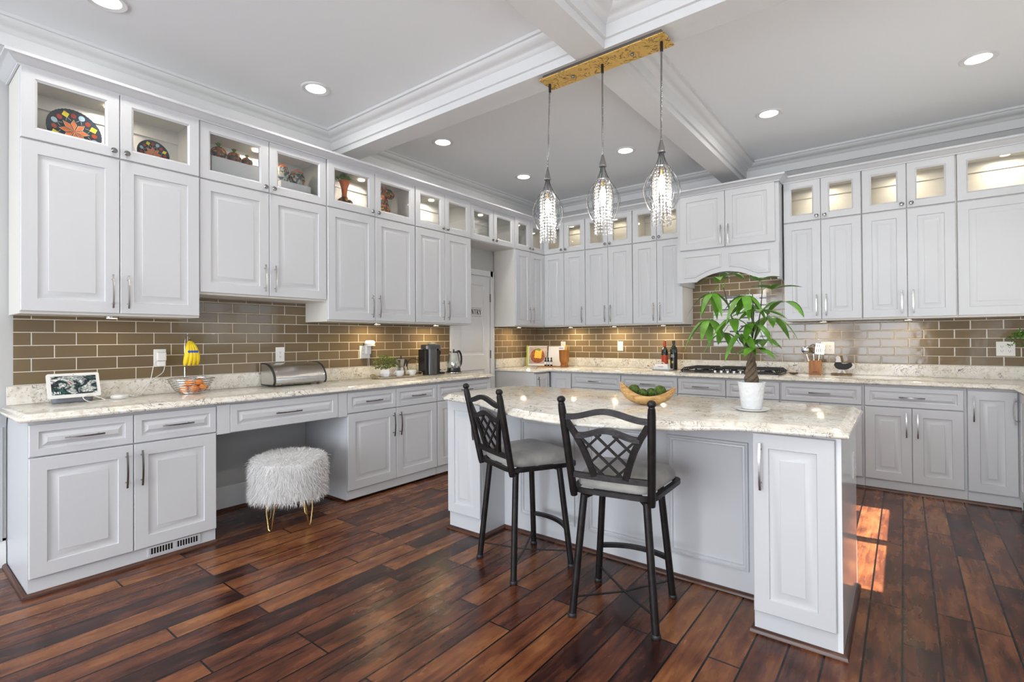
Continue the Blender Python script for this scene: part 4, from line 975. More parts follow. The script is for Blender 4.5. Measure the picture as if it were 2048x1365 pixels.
def smooth_path(pts, n=6):
    P_ = [Vector(p) for p in pts]; o = []
    for i in range(len(P_)-1):
        a, b_, c, d = P_[max(i-1, 0)], P_[i], P_[i+1], P_[min(i+2, len(P_)-1)]
        for k in range(n):
            q = k/n; o.append(.5*((2*b_)+(c-a)*q+(2*a-5*b_+4*c-d)*q*q+(3*b_-a-3*c+d)*q**3))
    o.append(P_[-1]); return o
cb = MB(); cb.tube(smooth_path([(.035, -4.612, 1.150), (.05, -4.635, 1.12), (.065, -4.66, 1.02), (.08, -4.70, .96), (.12, -4.745, .9285), (.20, -4.86, .9285), (.22, -4.96, .9285), (.235, -5.02, .93), (.225, -5.045, .955), (.20, -5.01, .965), (.20, -4.96, .945), (.215, -4.935, .9285)]), .0022, 7)
tag(cb.build('charging_cable', 'plastic_white'), 'white charging cable looping from the charger to the smart display', 'cable')
cb = MB(); cb.tube(smooth_path([(.035, -4.565, 1.112), (.04, -4.58, 1.07), (.055, -4.64, 1.03), (.07, -4.70, .985), (.11, -4.745, .934), (.15, -4.775, .930)]), .0022, 7)
tag(cb.build('charging_cable', 'plastic_white'), 'white cable from the charger down to the round white hub', 'cable')
t = thing('smart_hub', 'small round white hub lying beside the smart display', 'hub', (.135, -4.845, TOPZ))
MB().lathe([(.040, .0005), (.047, .004), (.050, .014), (.047, .023), (.030, .028), (.003, .029)], seg=36).build('body', 'plastic_white', t)
MB().tube([(.0, .049, .012), (.01, .075, .01)], .005, 8).build('plug', 'plastic_white', t)
# smart display
t = thing('smart_display', 'white framed smart display showing an abstract picture and the time', 'smart display', (.135, -5.075, TOPZ), PI/2+.06)
bs = MB(); slab(bs, rounded([(-.095, -.035), (.095, -.035), (.095, .045), (-.095, .045)], .03), [(.006, .0005), (0, .006), (0, .034), (.006, .042)]); bs.build('base', 'grey_plastic', t, smooth=50)
Ts = Matrix.Translation((0, -.050, .030)) @ Matrix.Rotation(math.radians(-19), 4, 'X')
sc_ = MB(); ro = rounded([(-.123, 0), (.123, 0), (.123, .150), (-.123, .150)], .012)
def screen_slab(mb_, pts, ya, yb_): 
    k = len(pts); mb_.add([Ts @ Vector((x, ya, z)) for x, z in pts]+[Ts @ Vector((x, yb_, z)) for x, z in pts], [tuple(range(k)), tuple(range(k, 2*k))[::-1]]+[(i, (i+1) % k, k+(i+1) % k, k+i) for i in range(k)])
screen_slab(sc_, ro, -.006, .006); fr_ = sc_.build('frame', 'plastic_white', t, smooth=30)
m, n, l, b = nt('display_picture'); tc = n.new('ShaderNodeTexCoord'); mp = n.new('ShaderNodeMapping'); mp.inputs['Scale'].default_value = (9, 9, 13); l.new(tc.outputs['Object'], mp.inputs[0])
n1_ = n.new('ShaderNodeTexNoise'); n1_.inputs['Scale'].default_value = 1.1; n1_.inputs['Detail'].default_value = 3; n1_.inputs['Distortion'].default_value = 1.8; l.new(mp.outputs[0], n1_.inputs['Vector'])
r1 = ramp(n, [(.30, (.06, .16, .13)), (.40, (.02, .07, .06)), (.47, (.02, .02, .03)), (.53, (.45, .50, .48)), (.62, (.75, .74, .70)), (.68, (.30, .05, .06)), (.76, (.015, .02, .05))]); l.new(n1_.outputs[0], r1.inputs[0])
n2_ = n.new('ShaderNodeTexNoise'); n2_.inputs['Scale'].default_value = 12; n2_.inputs['Detail'].default_value = 3; l.new(mp.outputs[0], n2_.inputs['Vector']); r2 = ramp(n, [(.45, (.15, .15, .15)), (.6, (1, 1, 1))]); l.new(n2_.outputs[0], r2.inputs[0])
cc = mixc(n, l, .75, r1.outputs[0], r2.outputs[0], 'MULTIPLY'); l.new(cc, b.inputs['Base Color']); l.new(cc, b.inputs['Emission Color']); b.inputs['Emission Strength'].default_value = .55; setp(b, rough=.1)
sc_ = MB(); screen_slab(sc_, [(-.106, .020), (.106, .020), (.106, .133), (-.106, .133)], -.0072, -.006); sc_.build('screen', m, t, smooth=0)
MB().ball(Ts @ Vector((0, -.0062, .1415)), .0022, 10, 6).build('camera_lens', 'black', t)
fc = bpy.data.curves.new('clock_text', 'FONT'); fc.body = '3:41'; fc.size = .020; fc.extrude = .0003
fo = bpy.data.objects.new('tmp', fc); COL.objects.link(fo); bpy.context.view_layer.update()
me = bpy.data.meshes.new_from_object(fo.evaluated_get(bpy.context.evaluated_depsgraph_get())); bpy.data.objects.remove(fo); me.materials.clear(); me.materials.append(emis('clock_digits', (1, 1, 1), .8))
co = bpy.data.objects.new('clock_digits', me); COL.objects.link(co); co.parent = t; co.matrix_local = Ts @ Matrix.Translation((-.098, -.0076, .026)) @ Matrix.Rotation(PI/2, 4, 'X')

# fruit basket
t = thing('fruit_basket', 'wire fruit basket with banana hook holding oranges', 'fruit basket', (.19, -4.455, TOPZ))
bk = MB()
for i in range(8):
    q = i/7; r = .068+.072*q**.75; z = .006+.096*q**1.25; bk.tube([(r*math.cos(2*PI*k/36), r*math.sin(2*PI*k/36), z) for k in range(36)], .0022 if i < 7 else .0038, 6, closed=True)
bk.build('wire_rings', 'steel', t)
bk = MB()
for k in range(3):
    a = 2*PI*k/3+.5; bk.tube([((.068+.072*q**.75)*math.cos(a), (.068+.072*q**.75)*math.sin(a), .006+.096*q**1.25) for q in [i/8 for i in range(9)]], .003, 6)
bk.tube([(-.068, 0, .006), (.068, 0, .006)], .002, 6); bk.tube([(0, -.068, .006), (0, .068, .006)], .002, 6)
bk.build('ribs', 'steel', t)
bk = MB(); bk.tube(smooth_path([(-.142, .01, .105), (-.145, .01, .22), (-.142, .01, .34), (-.12, .01, .395), (-.08, .01, .40), (-.06, .01, .385), (-.055, .01, .37)]), .0035, 8); bk.build('hook', 'steel', t)
for i, (x, y, z, r) in enumerate([(.03, -.055, .032, .027), (.035, .008, .032, .028), (-.03, .045, .032, .027), (-.035, -.03, .032, .028), (.045, .062, .042, .027), (.0, -.012, .074, .028), (.01, .045, .078, .027)]):
    o_ = MB(); o_.ball((0, 0, 0), r, 20, 12, sc=(1, 1, .93)); ob = o_.build('orange', 'orange', loc=(.19+x, -4.455+y, TOPZ+z))
    tag(ob, 'orange piled in the wire fruit basket', 'orange', 'oranges in the wire basket')
    MB().lathe([(.003, r*.91), (.0035, r*.94), (.001, r*.95)], seg=8).build('stem_end', 'green', ob)
t = thing('banana_bunch', 'bunch of ripe bananas hanging from the basket hook', 'bananas', (.135, -4.445, TOPZ+.372))
MB().tube([(0, 0, .004), (0, 0, -.03)], [.006, .012], 10).build('crown', 'banana_tip', t)
for i, (a, l_) in enumerate(((-1.0, .0), (-.3, .03), (.35, .03), (1.05, .0))):
    dirv = Vector((.25, a*.62, 0)); pts = []; rs = []
    for k in range(13):
        q = k/12; pts.append(Vector((0, 0, -.012))+dirv*.062*q**.55+Vector((.030*math.sin(PI*q)+l_*.2*q, 0, -.170*q))); rs.append(.006+.0145*min(1, math.sin(PI*min(1, q*.97+.02))**.6*1.05))
    rs[-1] = .005; bn = MB(); bn.tube(pts, rs, 7, up=(1, 0, 0)); bb_ = bn.build('banana', 'yellow', t, smooth=60)
    MB().tube([pts[-1], pts[-1]+Vector((0, 0, -.007))], [.005, .004], 8).build('tip', 'banana_tip', bb_)
    st = MB(); pc = pts[5]+Vector((rs[5]*.98, 0, 0)); st.lathe([(.009, 0), (.009, .001)], seg=16, T=Matrix.Translation(pc) @ Matrix.Rotation(PI/2, 4, 'Y')); st.build('sticker', 'blue', bb_)

# bread box
t = thing('bread_box', 'roll-top stainless bread box with black edges', 'bread box', (.045, -3.905, TOPZ), PI/2)
Wb = .445; prof = [(0, .008), (0, .178)]+[(-.02, .183)]+[(-.05-.165*math.sin(a), .045+.138*math.cos(a)) for a in [i*PI/2/10 for i in range(11)]]+[(-.213, .03), (-.195, .010)]
def dshape(mb_, x0, x1, sc2=0.0):
    pr = [(p.x, p.y) for p in offs(prof, sc2, True)]; k = len(pr)
    mb_.add([(x0, y, z) for y, z in pr]+[(x1, y, z) for y, z in pr], [tuple(range(k)), tuple(range(k, 2*k))[::-1]]+[(i, (i+1) % k, k+(i+1) % k, k+i) for i in range(k)]); return mb_
def _area(p): return sum(p[i][0]*p[(i+1) % len(p)][1]-p[(i+1) % len(p)][0]*p[i][1] for i in range(len(p)))
sgn = 1 if _area(prof) > 0 else -1
dshape(MB(), .008, Wb-.008, .003*sgn).build('lid', 'stainless', t, smooth=30)
for xa in (0, Wb-.012): 
    dshape(MB(), xa, xa+.012, 0).build('end_trim', 'black_matte', t, smooth=30)
for xa, xb in ((-.004, 0.0), (Wb, Wb+.004)): dshape(MB(), xa, xb, .008*sgn).build('end_plate', 'stainless', t, smooth=30)
for x in (.05, Wb-.05):
    for y in (-.03, -.16): MB().lathe([(.010, .0005), (.010, .010)], (x, y, 0), 12).build('foot', 'black_matte', t)
MB().tube([(.06, -.196, .022), (Wb-.06, -.196, .022)], .005, 8).build('handle', 'black_matte', t)

# speaker on outlet
t = thing('smart_speaker', 'round white smart speaker on a wall outlet mount', 'speaker', (.063, -2.885, 1.238))
MB().lathe([(.030, .003), (.046, .006), (.050, .018), (.048, .032), (.036, .043), (.004, .046)], seg=36).build('body', 'plastic_white', t)
MB().lathe([(.048, -.010), (.052, -.006), (.052, .000), (.044, .003)], seg=32).build('mount_shelf', 'plastic_white', t)
MB().box(-.044, -.010, -.024, .024, -.085, -.010).build('mount_arm', 'plastic_white', t, smooth=0, bevel=.003)
t2 = MB(); t2.tube(smooth_path([(.05, -2.885, 1.15), (.052, -2.885, 1.06), (.04, -2.87, 1.00), (.045, -2.85, .95), (.05, -2.86, .9285)]), .002, 6); tag(t2.build('speaker_cable', 'plastic_white'), 'thin white cable hanging below the smart speaker', 'cable')

# tray and coffee things
t = thing('serving_tray', 'oval marbled serving tray with gold handles', 'tray', (.20, -2.665, TOPZ), PI/2)
tr_ = MB(); slab(tr_, rounded([(-.27, -.115), (.27, -.115), (.27, .115), (-.27, .115)], .09, 8), [(.012, .0005), (.004, .004), (0, .014), (.004, .015), (.010, .008)]); tr_.build('body', 'marble', t, smooth=40)
for s_ in (-1, 1): MB().tube(smooth_path([(s_*.262, -.05, .012), (s_*.285, -.04, .030), (s_*.29, 0, .038), (s_*.285, .04, .030), (s_*.262, .05, .012)]), .0045, 8).build('handle', 'gold', t)
TR = TOPZ+.009
t = thing('potted_greenery', 'small faux boxwood in a faceted white pot on the tray', 'potted plant', (.195, -2.800, TR)); t.scale = (1.2, 1.25, 1.15)
MB().lathe([(.030, .0005), (.034, .004), (.045, .030), (.040, .062), (.033, .064), (.030, .055)], seg=6).build('pot', 'ceramic_white', t, smooth=0)
fl = MB(); rg = random.Random(4)
for i in range(420):
    a = rg.random()*2*PI; ph = math.acos(rg.uniform(-.35, 1)); r = .03+.045*rg.random()**.5; c = Vector((math.sin(ph)*math.cos(a)*r*1.0, math.sin(ph)*math.sin(a)*r*1.5, .10+math.cos(ph)*r*1.05)); d = Vector((math.sin(ph)*math.cos(a), math.sin(ph)*math.sin(a), math.cos(ph)))+Vector((rg.gauss(0, .6), rg.gauss(0, .6), rg.gauss(0, .6)))
    leaflet(fl, c, d, .016, .0065, .1, .2)
fl.build('foliage', 'green2', t, smooth=60, recalc=False)
sp3 = MB()
for i in range(9): a = i*.7; sp3.tube([(0, 0, .05), (.02*math.cos(a), .03*math.sin(a), .12)], .0012, 5)
sp3.build('stems', 'stem', t)
t = thing('moka_pot', 'aluminium moka coffee pot with black handle on the tray', 'coffee pot', (.145, -2.575, TR)); t.scale = (1.15, 1.15, 1.0)
MB().lathe([(.038, .0005), (.040, .004), (.030, .075), (.028, .082), (.031, .088), (.044, .150), (.045, .155)], seg=8).build('body', 'stainless', t, smooth=0)
MB().lathe([(.046, .155), (.044, .161), (.012, .170), (.004, .172)], seg=8).build('lid', 'stainless', t, smooth=0)
MB().lathe([(.005, .171), (.007, .175), (.006, .196), (.002, .198)], seg=10).build('knob', 'black_matte', t)
MB().tube([(0, .038, .150), (.0, .062, .150), (0, .066, .135), (0, .060, .085)], [.005, .007, .008, .006], 8).build('handle', 'black_matte', t)
MB().tube([(0, -.036, .13), (0, -.056, .152)], [.010, .006], 8).build('spout', 'stainless', t)
for y, x, lab in ((-2.690, .262, 'white espresso cup on the tray in front of the small plant'), (-2.530, .258, 'white espresso cup on the tray in front of the moka pot')):
    t = thing('espresso_cup', lab, 'cup', (x, y, TR), 0, 'espresso cups on the tray'); t.scale = (1.3, 1.3, 1.15)
    MB().lathe([(.018, .0005), (.020, .003), (.031, .028), (.034, .048), (.032, .048), (.029, .028), (.017, .006), (.002, .005)], seg=28).build('body', 'ceramic_white', t)
    MB().tube(smooth_path([(0, -.032, .040), (0, -.046, .038), (0, -.048, .026), (0, -.027, .016)]), .003, 8).build('handle', 'ceramic_white', t)
# capsule coffee machine
t = thing('coffee_machine', 'dark grey capsule coffee machine with chrome cup support', 'coffee machine', (.20, -2.245, TOPZ))
bd = MB(); slab(bd, rounded([(-.068, -.062), (.068, -.062), (.068, .060), (-.068, .060)], .045, 7), [(.004, .0005), (0, .004), (0, .262), (.002, .266)]); bd.build('body', 'titan', t, smooth=40)
bd = MB(); slab(bd, rounded([(-.066, -.085), (.066, -.085), (.066, .125), (-.066, .125)], .05, 7), [(0, .2665), (0, .300), (.006, .308), (.02, .311)]); bd.build('head', 'titan', t, smooth=40)
bd = MB(); bd.box(-.055, .055, -.108, -.064, .004, .262); bd.build('water_tank', 'black', t, smooth=0, bevel=.008)
MB().box(-.045, .045, .060, .112, .001, .255).build('front_panel', 'black', t, smooth=0, bevel=.012)
MB().lathe([(.050, .3112), (.05, .320), (.02, .332), (.004, .333)], (0, .035, 0), 24).build('lever_cap', 'titan', t)
MB().tube([(0, .112, .245), (0, .140, .235), (0, .142, .20)], [.022, .020, .012], 12).build('spout', 'black', t)
MB().box(-.050, .050, .112, .185, .038, .050).build('cup_support', 'chrome', t, smooth=0, bevel=.004); MB().box(-.052, .052, .112, .17, .001, .020).build('drip_tray', 'black', t, smooth=0, bevel=.004)
cb = MB(); cb.tube(smooth_path([(-.03, -.105, .02), (-.11, -.15, .02), (-.125, -.19, .07), (-.125, -.175, .14), (-.11, -.13, .17), (-.072, -.09, .15)]), .0045, 8); cb.build('power_cord', 'black_matte', t)
# kettle
t = thing('glass_kettle', 'glass kettle with black handle on its power base', 'kettle', (.265, -1.955, TOPZ)); t.scale = (1.1, 1.1, 1.1)
MB().lathe([(.075, .0005), (.078, .004), (.078, .014), (.070, .020)], seg=36).build('power_base', 'black', t); MB().lathe([(.0785, .005), (.0792, .008), (.0785, .011)], seg=36, cap=False).build('chrome_band', 'chrome', t)
MB().lathe([(.066, .0205), (.068, .026), (.066, .050), (.062, .052)], seg=36).build('heater', 'black', t)
MB().lathe([(.064, .052), (.068, .075), (.064, .12), (.050, .185), (.046, .200)], seg=36, cap=False).build('glass_body', 'kettle_glass', t)
MB().lathe([(.048, .199), (.050, .204), (.044, .212), (.01, .216)], seg=28).build('lid', 'black', t); MB().lathe([(.006, .216), (.007, .232), (.003, .234)], seg=12).build('knob', 'black', t)
MB().tube(smooth_path([(0, .040, .205), (0, .075, .212), (0, .100, .18), (0, .108, .13), (0, .098, .08), (0, .062, .045)]), .0085, 8, flat=1.3).build('handle', 'black', t)
MB().tube(smooth_path([(0, .080, .218), (0, .108, .185), (0, .116, .13), (0, .105, .078)]), .003, 8).build('handle_trim', 'chrome', t)
MB().tube([(0, -.045, .190), (0, -.062, .205)], [.014, .008], 8).build('spout', 'chrome', t)
MB().lathe([(.02, .055), (.026, .075), (.02, .10), (.004, .105)], seg=18).build('infuser', 'steel', t)

# ------------------------------------------------------------------ decor behind the cabinet glass
SH = 2.4115
def plate(label, loc, r, rot, big):
    t = thing('painted_plate', label, 'plate', loc, 0)
    t.rotation_euler = rot
    pl = MB(); pl.lathe([(.004, -.004), (r*.5, -.004), (r*.96, .010), (r, .014), (r*.99, .018), (r*.55, .006), (.004, .004)], seg=56); pl.build('dish', 'glz_navy', t)
    dots = MB()
    for i in range(44): a = 2*PI*i/44; dots.ball((r*.985*math.cos(a), r*.985*math.sin(a), .018), r*.022, 6, 4)
    dots.build('rim_beading', 'black', t)
    def zz(q): return .0055+max(0, q-r*.5)/(r*.48)*.0125
    def poly(mb_, pts): mb_.add([(x, y, zz(math.hypot(x, y))+.0012) for x, y in pts], [tuple(range(len(pts)))])
    star = MB(); n = 8
    for i in range(n):
        a = 2*PI*i/n
        def pp(rr, da): return (rr*math.cos(a+da), rr*math.sin(a+da))
        poly(star, [(0, 0), pp(r*.34, -.30), pp(r*.52, 0), pp(r*.34, .30)])
    star.build('orange_petals', 'terracotta', t, smooth=0, recalc=False)
    st = MB()
    for i in range(n):
        a = 2*PI*i/n
        pts = [(rr*math.cos(a+da), rr*math.sin(a+da), zz(rr)+.002) for rr, da in ((r*.06, 0), (r*.34, -.32), (r*.55, 0), (r*.34, .32))]; st.tube(pts, r*.011, 5, closed=True)
        pts = [(rr*math.cos(a+PI/n+da), rr*math.sin(a+PI/n+da), zz(rr)+.002) for rr, da in ((r*.5, -.2), (r*.66, 0), (r*.5, .2))]; st.tube(pts, r*.008, 5)
    st.build('cream_outlines', 'glz_cream', t)
    dm = MB(); bl = MB(); rd = MB()
    for i in range(8):
        a = 2*PI*(i+.5)/8; c = (r*.76*math.cos(a), r*.76*math.sin(a))
        e = r*.15
        if i % 2 == 0: poly(dm, [(c[0]+e*math.cos(a+k*PI/2), c[1]+e*math.sin(a+k*PI/2)) for k in range(4)])
        else: poly(bl, [(c[0]+e*.8*math.cos(k*PI/6), c[1]+e*.8*math.sin(k*PI/6)) for k in range(12)])
        a2 = 2*PI*i/8; c2 = (r*.72*math.cos(a2), r*.72*math.sin(a2)); poly(rd, [(c2[0]+e*.75*math.cos(k*PI/3), c2[1]+e*.75*math.sin(k*PI/3)) for k in range(6)])
    dm.build('yellow_diamonds', 'glz_yel', t, smooth=0, recalc=False); bl.build('blue_rosettes', 'shellblue', t, smooth=0, recalc=False); rd.build('red_spots', 'glz_red', t, smooth=0, recalc=False)
    return t
plate('large round folk-painted plate behind the far left glass door', (.115, -5.065, 2.565), .135, (0, math.radians(80), .12), True)
plate('small round folk-painted plate behind the second glass door', (.155, -4.670, 2.532), .092, (0, math.radians(80), 0), False)
for x, y, r in ((.14, -5.065, .14), (.18, -4.67, .10)):
    e = MB(); e.tube([(x+.03, y-.05, SH+.003), (x-.03, y-.05, SH+.003), (x-.05, y-.05, SH+.05)], .003, 6); e.tube([(x+.03, y+.05, SH+.003), (x-.03, y+.05, SH+.003), (x-.05, y+.05, SH+.05)], .003, 6); e.tube([(x-.03, y-.05, SH+.003), (x-.03, y+.05, SH+.003)], .003, 6)
    tag(e.build('plate_stand', 'black_metal'), 'small black stand under the large painted plate' if r > .12 else 'small black stand under the small painted plate', 'plate stand')
tag(MB().box(.09, .25, -4.345, -4.005, SH, 2.600).build('display_riser', 'white', smooth=0, bevel=.002), 'white box riser under the ceramic pineapples', 'riser')
for y, r, lab in ((-4.268, .054, 'largest painted ceramic pineapple on the white riser'), (-4.160, .049, 'middle painted ceramic pineapple on the white riser'), (-4.068, .041, 'smallest painted ceramic pineapple on the white riser')):
    t = thing('ceramic_pineapple', lab, 'ceramic pineapple', (.17, y, 2.6005), 0, 'ceramic pineapples')
    MB().ball((0, 0, r*.92), r, 22, 12, sc=(1, 1, .92)).build('body', 'folk', t)
    lf = MB()
    for i in range(12):
        a = i*2.4; k = 1-i/14; leaflet(lf, (0, 0, r*1.75), (math.cos(a)*k, math.sin(a)*k, 1.1), r*.75, r*.16, .1, .3)
    lf.build('crown', 'green', t, smooth=60, recalc=False)
tag(MB().box(.08, .26, -3.850, -3.600, SH, 2.545).build('display_riser', 'white', smooth=0, bevel=.002), 'white box riser under the two painted jars', 'riser')
for y, r, h_, lab in ((-3.790, .050, .15, 'painted clay jar partly hidden by the door frame, on the white riser'), (-3.668, .062, .135, 'wide painted clay jar at the right of the white riser')):
    t = thing('painted_jar', lab, 'jar', (.17, y, 2.5455), 0, 'painted clay jars')
    MB().lathe([(r*.62, .0005), (r*.68, .004), (r, h_*.45), (r*.97, h_*.62), (r*.78, h_*.80), (r*.74, h_*.84)], seg=28).build('body', 'folkblue', t)
    MB().lathe([(r*.78, h_*.84), (r*.80, h_*.88), (r*.45, h_*.98), (r*.15, h_*1.0), (r*.14, h_*1.08), (r*.03, h_*1.10)], seg=24).build('lid', 'terracotta', t)
t = thing('orange_vase', 'orange trumpet vase of green sprigs on a painted foot', 'vase', (.17, -3.225, SH))
MB().lathe([(.055, .0005), (.062, .01), (.078, .06), (.070, .11), (.045, .135), (.024, .150)], seg=28).build('foot', 'folk', t)
MB().lathe([(.024, .150), (.022, .18), (.028, .23), (.045, .285), (.050, .292), (.046, .292), (.03, .25)], seg=28).build('neck', 'terracotta', t)
fl = MB(); rg = random.Random(9)
for i in range(170):
    a = rg.random()*2*PI; k = rg.random(); c = Vector((.06*k*math.cos(a), .075*k*math.sin(a), .29+.05*rg.random()*(1.2-k))); leaflet(fl, c, (math.cos(a)*k, math.sin(a)*k, .8+rg.gauss(0, .4)), .026, .009, .2, .2)
fl.build('sprigs', 'green', t, smooth=60, recalc=False)
t = thing('horse_figurine', 'glazed brown animal figurine with upright ears behind glass', 'figurine', (.17, -2.775, SH))
fg = MB(); fg.tube(smooth_path([(0, -.01, .001), (0, -.008, .05), (0, -.01, .11), (.0, -.022, .18), (0, -.022, .245), (0, .0, .285), (0, .035, .290), (0, .065, .268), (0, .082, .252)], 4), [.052]*3+[.056]*3+[.054]*3+[.048]*3+[.042]*3+[.036]*3+[.036]*3+[.040]*3+[.042]*2+[.040]*2+[.036]*2+[.030, .024, .018, .010], 16)
fg.build('body', 'folk', t, smooth=70)
for s_ in (-1, 1): MB().tube([(s_*.022, -.012, .305), (s_*.028, -.018, .355)], [.012, .002], 8).build('ear', 'foodbrown', t)
for s_ in (-1, 1): MB().ball((s_*.034, .045, .285), .010, 10, 6).build('eye', 'black', t)

# ------------------------------------------------------------------ things on the back counter
t = thing('cookbook', 'open cookbook with lime spine showing a squash dish photo', 'book', (.215, -.320, TOPZ), math.radians(24))
Tl = Matrix.Rotation(math.radians(-9), 4, 'X')
def lb(mb_, *a): return mb_.box(*a, T=Tl)
lb(MB(), -.150, -.128, -.012, .030, .002, .275).build('spine', 'limegreen', t, smooth=0)
lb(MB(), -.127, .128, -.004, .018, .004, .268).build('pages', 'paper', t, smooth=0)
lb(MB(), -.118, .126, -.0052, -.004, .030, .262).build('photo', mat('plate_photo_print', (.42, .33, .28), .4, var=.3, vscale=12), t, smooth=0)
fd = MB(); fd.lathe([(.098, 0), (.090, .0015), (.01, .002)], seg=26, T=Tl @ Matrix.Translation((.0, -.0053, .135)) @ Matrix.Rotation(PI/2, 4, 'X')); fd.build('dish_print', 'foodbrown', t, smooth=0)
sq = MB(); sq.prism([(-.045, -.05), (.05, -.06), (.062, .055), (-.03, .05)], 0, .001, T=Tl @ Matrix.Translation((.0, -.0075, .16)) @ Matrix.Rotation(PI/2, 4, 'X')); sq.build('squash_print', 'butter', t, smooth=0)
hb_ = MB()
for i in range(9): a = -.6+i*.45; leaflet(hb_, Tl @ Vector((.008, -.0095, .215)), Tl @ Vector((math.cos(a), 0, math.sin(a))), .028, .007, 0, .05, up=Vector((0, -1, 0)))
hb_.build('herb_print', 'green', t, smooth=0, recalc=False)
t = thing('booklet', 'white paper booklet standing between the cookbook and the wooden crock', 'booklet', (.430, -.205, TOPZ), math.radians(8))
MB().box(-.115, .115, -.003, .003, .001, .262, T=Matrix.Rotation(math.radians(-7), 4, 'X')).build('pages', 'paper', t, smooth=0)
MB().box(.04, .10, -.0042, -.003, .235, .243, T=Matrix.Rotation(math.radians(-7), 4, 'X')).build('printed_line', 'blue', t, smooth=0)
t = thing('cutting_board', 'small wooden board lying in front of the cookbook', 'cutting board', (.46, -.42, TOPZ), math.radians(24))
cbd = MB(); slab(cbd, rounded([(-.14, -.05), (.10, -.05), (.10, .05), (-.14, .05)], .03), [(.002, .0005), (0, .003), (0, .010), (.003, .012)]); cbd.build('board', 'oak', t, smooth=40); MB().box(.098, .15, -.010, .010, .001, .011).build('handle', 'oak', t, smooth=0, bevel=.003)
for x, y, lab in ((.418, -.425, 'small dark seasoning bottle at the left on the cutting board'), (.452, -.410, 'middle small dark seasoning bottle on the cutting board'), (.490, -.398, 'small dark seasoning bottle at the right on the cutting board')):
    t = thing('seasoning_bottle', lab, 'bottle', (x, y, TOPZ+.0125), 0, 'small seasoning bottles')
    MB().lathe([(.014, .0005), (.0155, .003), (.0155, .062), (.008, .078), (.008, .084)], seg=18).build('glass', 'botglass', t)
    MB().lathe([(.0158, .018), (.0158, .052)], seg=18, cap=False).build('label', 'paper', t); MB().lathe([(.0095, .084), (.0095, .108), (.003, .109)], seg=14).build('cap', 'black', t)
t = thing('wooden_crock', 'turned wooden mortar crock with fluted sides in the corner', 'crock', (.615, -.285, TOPZ))
MB().lathe([(.055, .0005), (.057, .012), (.046, .022), (.048, .045), (.060, .075), (.064, .12), (.067, .205), (.070, .212), (.066, .216), (.060, .214), (.056, .12), (.004, .10)], seg=32).build('body', 'oak', t)
t = thing('wooden_spatula', 'yellow wooden spatula standing in the turned crock', 'spatula', (.625, -.285, TOPZ+.12)); t.rotation_euler = (0, math.radians(10), 0)
MB().box(-.016, .016, -.003, .003, .004, .165).build('blade', mat('bamboo', (.75, .42, .08), .5), t, smooth=0, bevel=.003)
def bottle(label, loc, prof, lab_prof, labmat, capprof, capmat, extra=None):
    t = thing('oil_bottle', label, 'bottle', loc, 0)
    MB().lathe(prof, seg=28).build('glass', 'botglass', t); MB().lathe(lab_prof, seg=28, cap=False).build('label', labmat, t); MB().lathe(capprof, seg=18).build('cap', capmat, t); return t
bottle('dark bottle with red foil neck and red label', (1.905, -.165, TOPZ), [(.034, .0005), (.037, .004), (.037, .20), (.030, .235), (.014, .26), (.0135, .275)], [(.0375, .06), (.0375, .165)], mat('red_bottle_label', (.50, .06, .02), .5, var=.5, vscale=60), [(.0155, .262), (.0155, .330), (.006, .332)], 'red')
t = bottle('tall black oil bottle with pale lettering beside the red-necked bottle', (2.020, -.190, TOPZ), [(.036, .0005), (.040, .004), (.040, .225), (.034, .250), (.016, .275), (.0145, .30)], [(.0404, .02), (.0404, .20)], 'black', [(.0165, .30), (.017, .332), (.006, .334)], 'black')
MB().box(-.016, .016, -.0412, -.0405, .165, .172).build('printed_line', 'paper', t, smooth=0); MB().box(-.020, .020, -.0412, -.0405, .148, .154).build('printed_line', 'paper', t, smooth=0); MB().ball((0, -.040, .09), .012, 12, 8, sc=(1, .15, 1.3)).build('pear_emblem', 'limegreen', t)
t = thing('butter_dish', 'white ceramic butter dish with handled lid', 'butter dish', (1.935, -.330, TOPZ), 0)
bd = MB(); slab(bd, rounded([(-.115, -.058), (.115, -.058), (.115, .058), (-.115, .058)], .02), [(.02, .0005), (0, .014), (0, .018), (.01, .018)]); bd.build('tray', 'ceramic_white', t, smooth=40)
bd = MB(); slab(bd, rounded([(-.088, -.043), (.088, -.043), (.088, .043), (-.088, .043)], .02), [(0, .0185), (.002, .03), (.018, .068), (.025, .072)]); bd.build('lid', 'ceramic_white', t, smooth=40)
MB().tube(smooth_path([(-.028, 0, .070), (-.018, 0, .086), (.018, 0, .086), (.028, 0, .070)]), .005, 8).build('handle', 'ceramic_white', t)
MB().box(-.03, .03, -.0445, -.035, .040, .046, T=Matrix.Translation((0, 0, 0))).build('embossed_script', 'steel', t, smooth=0)
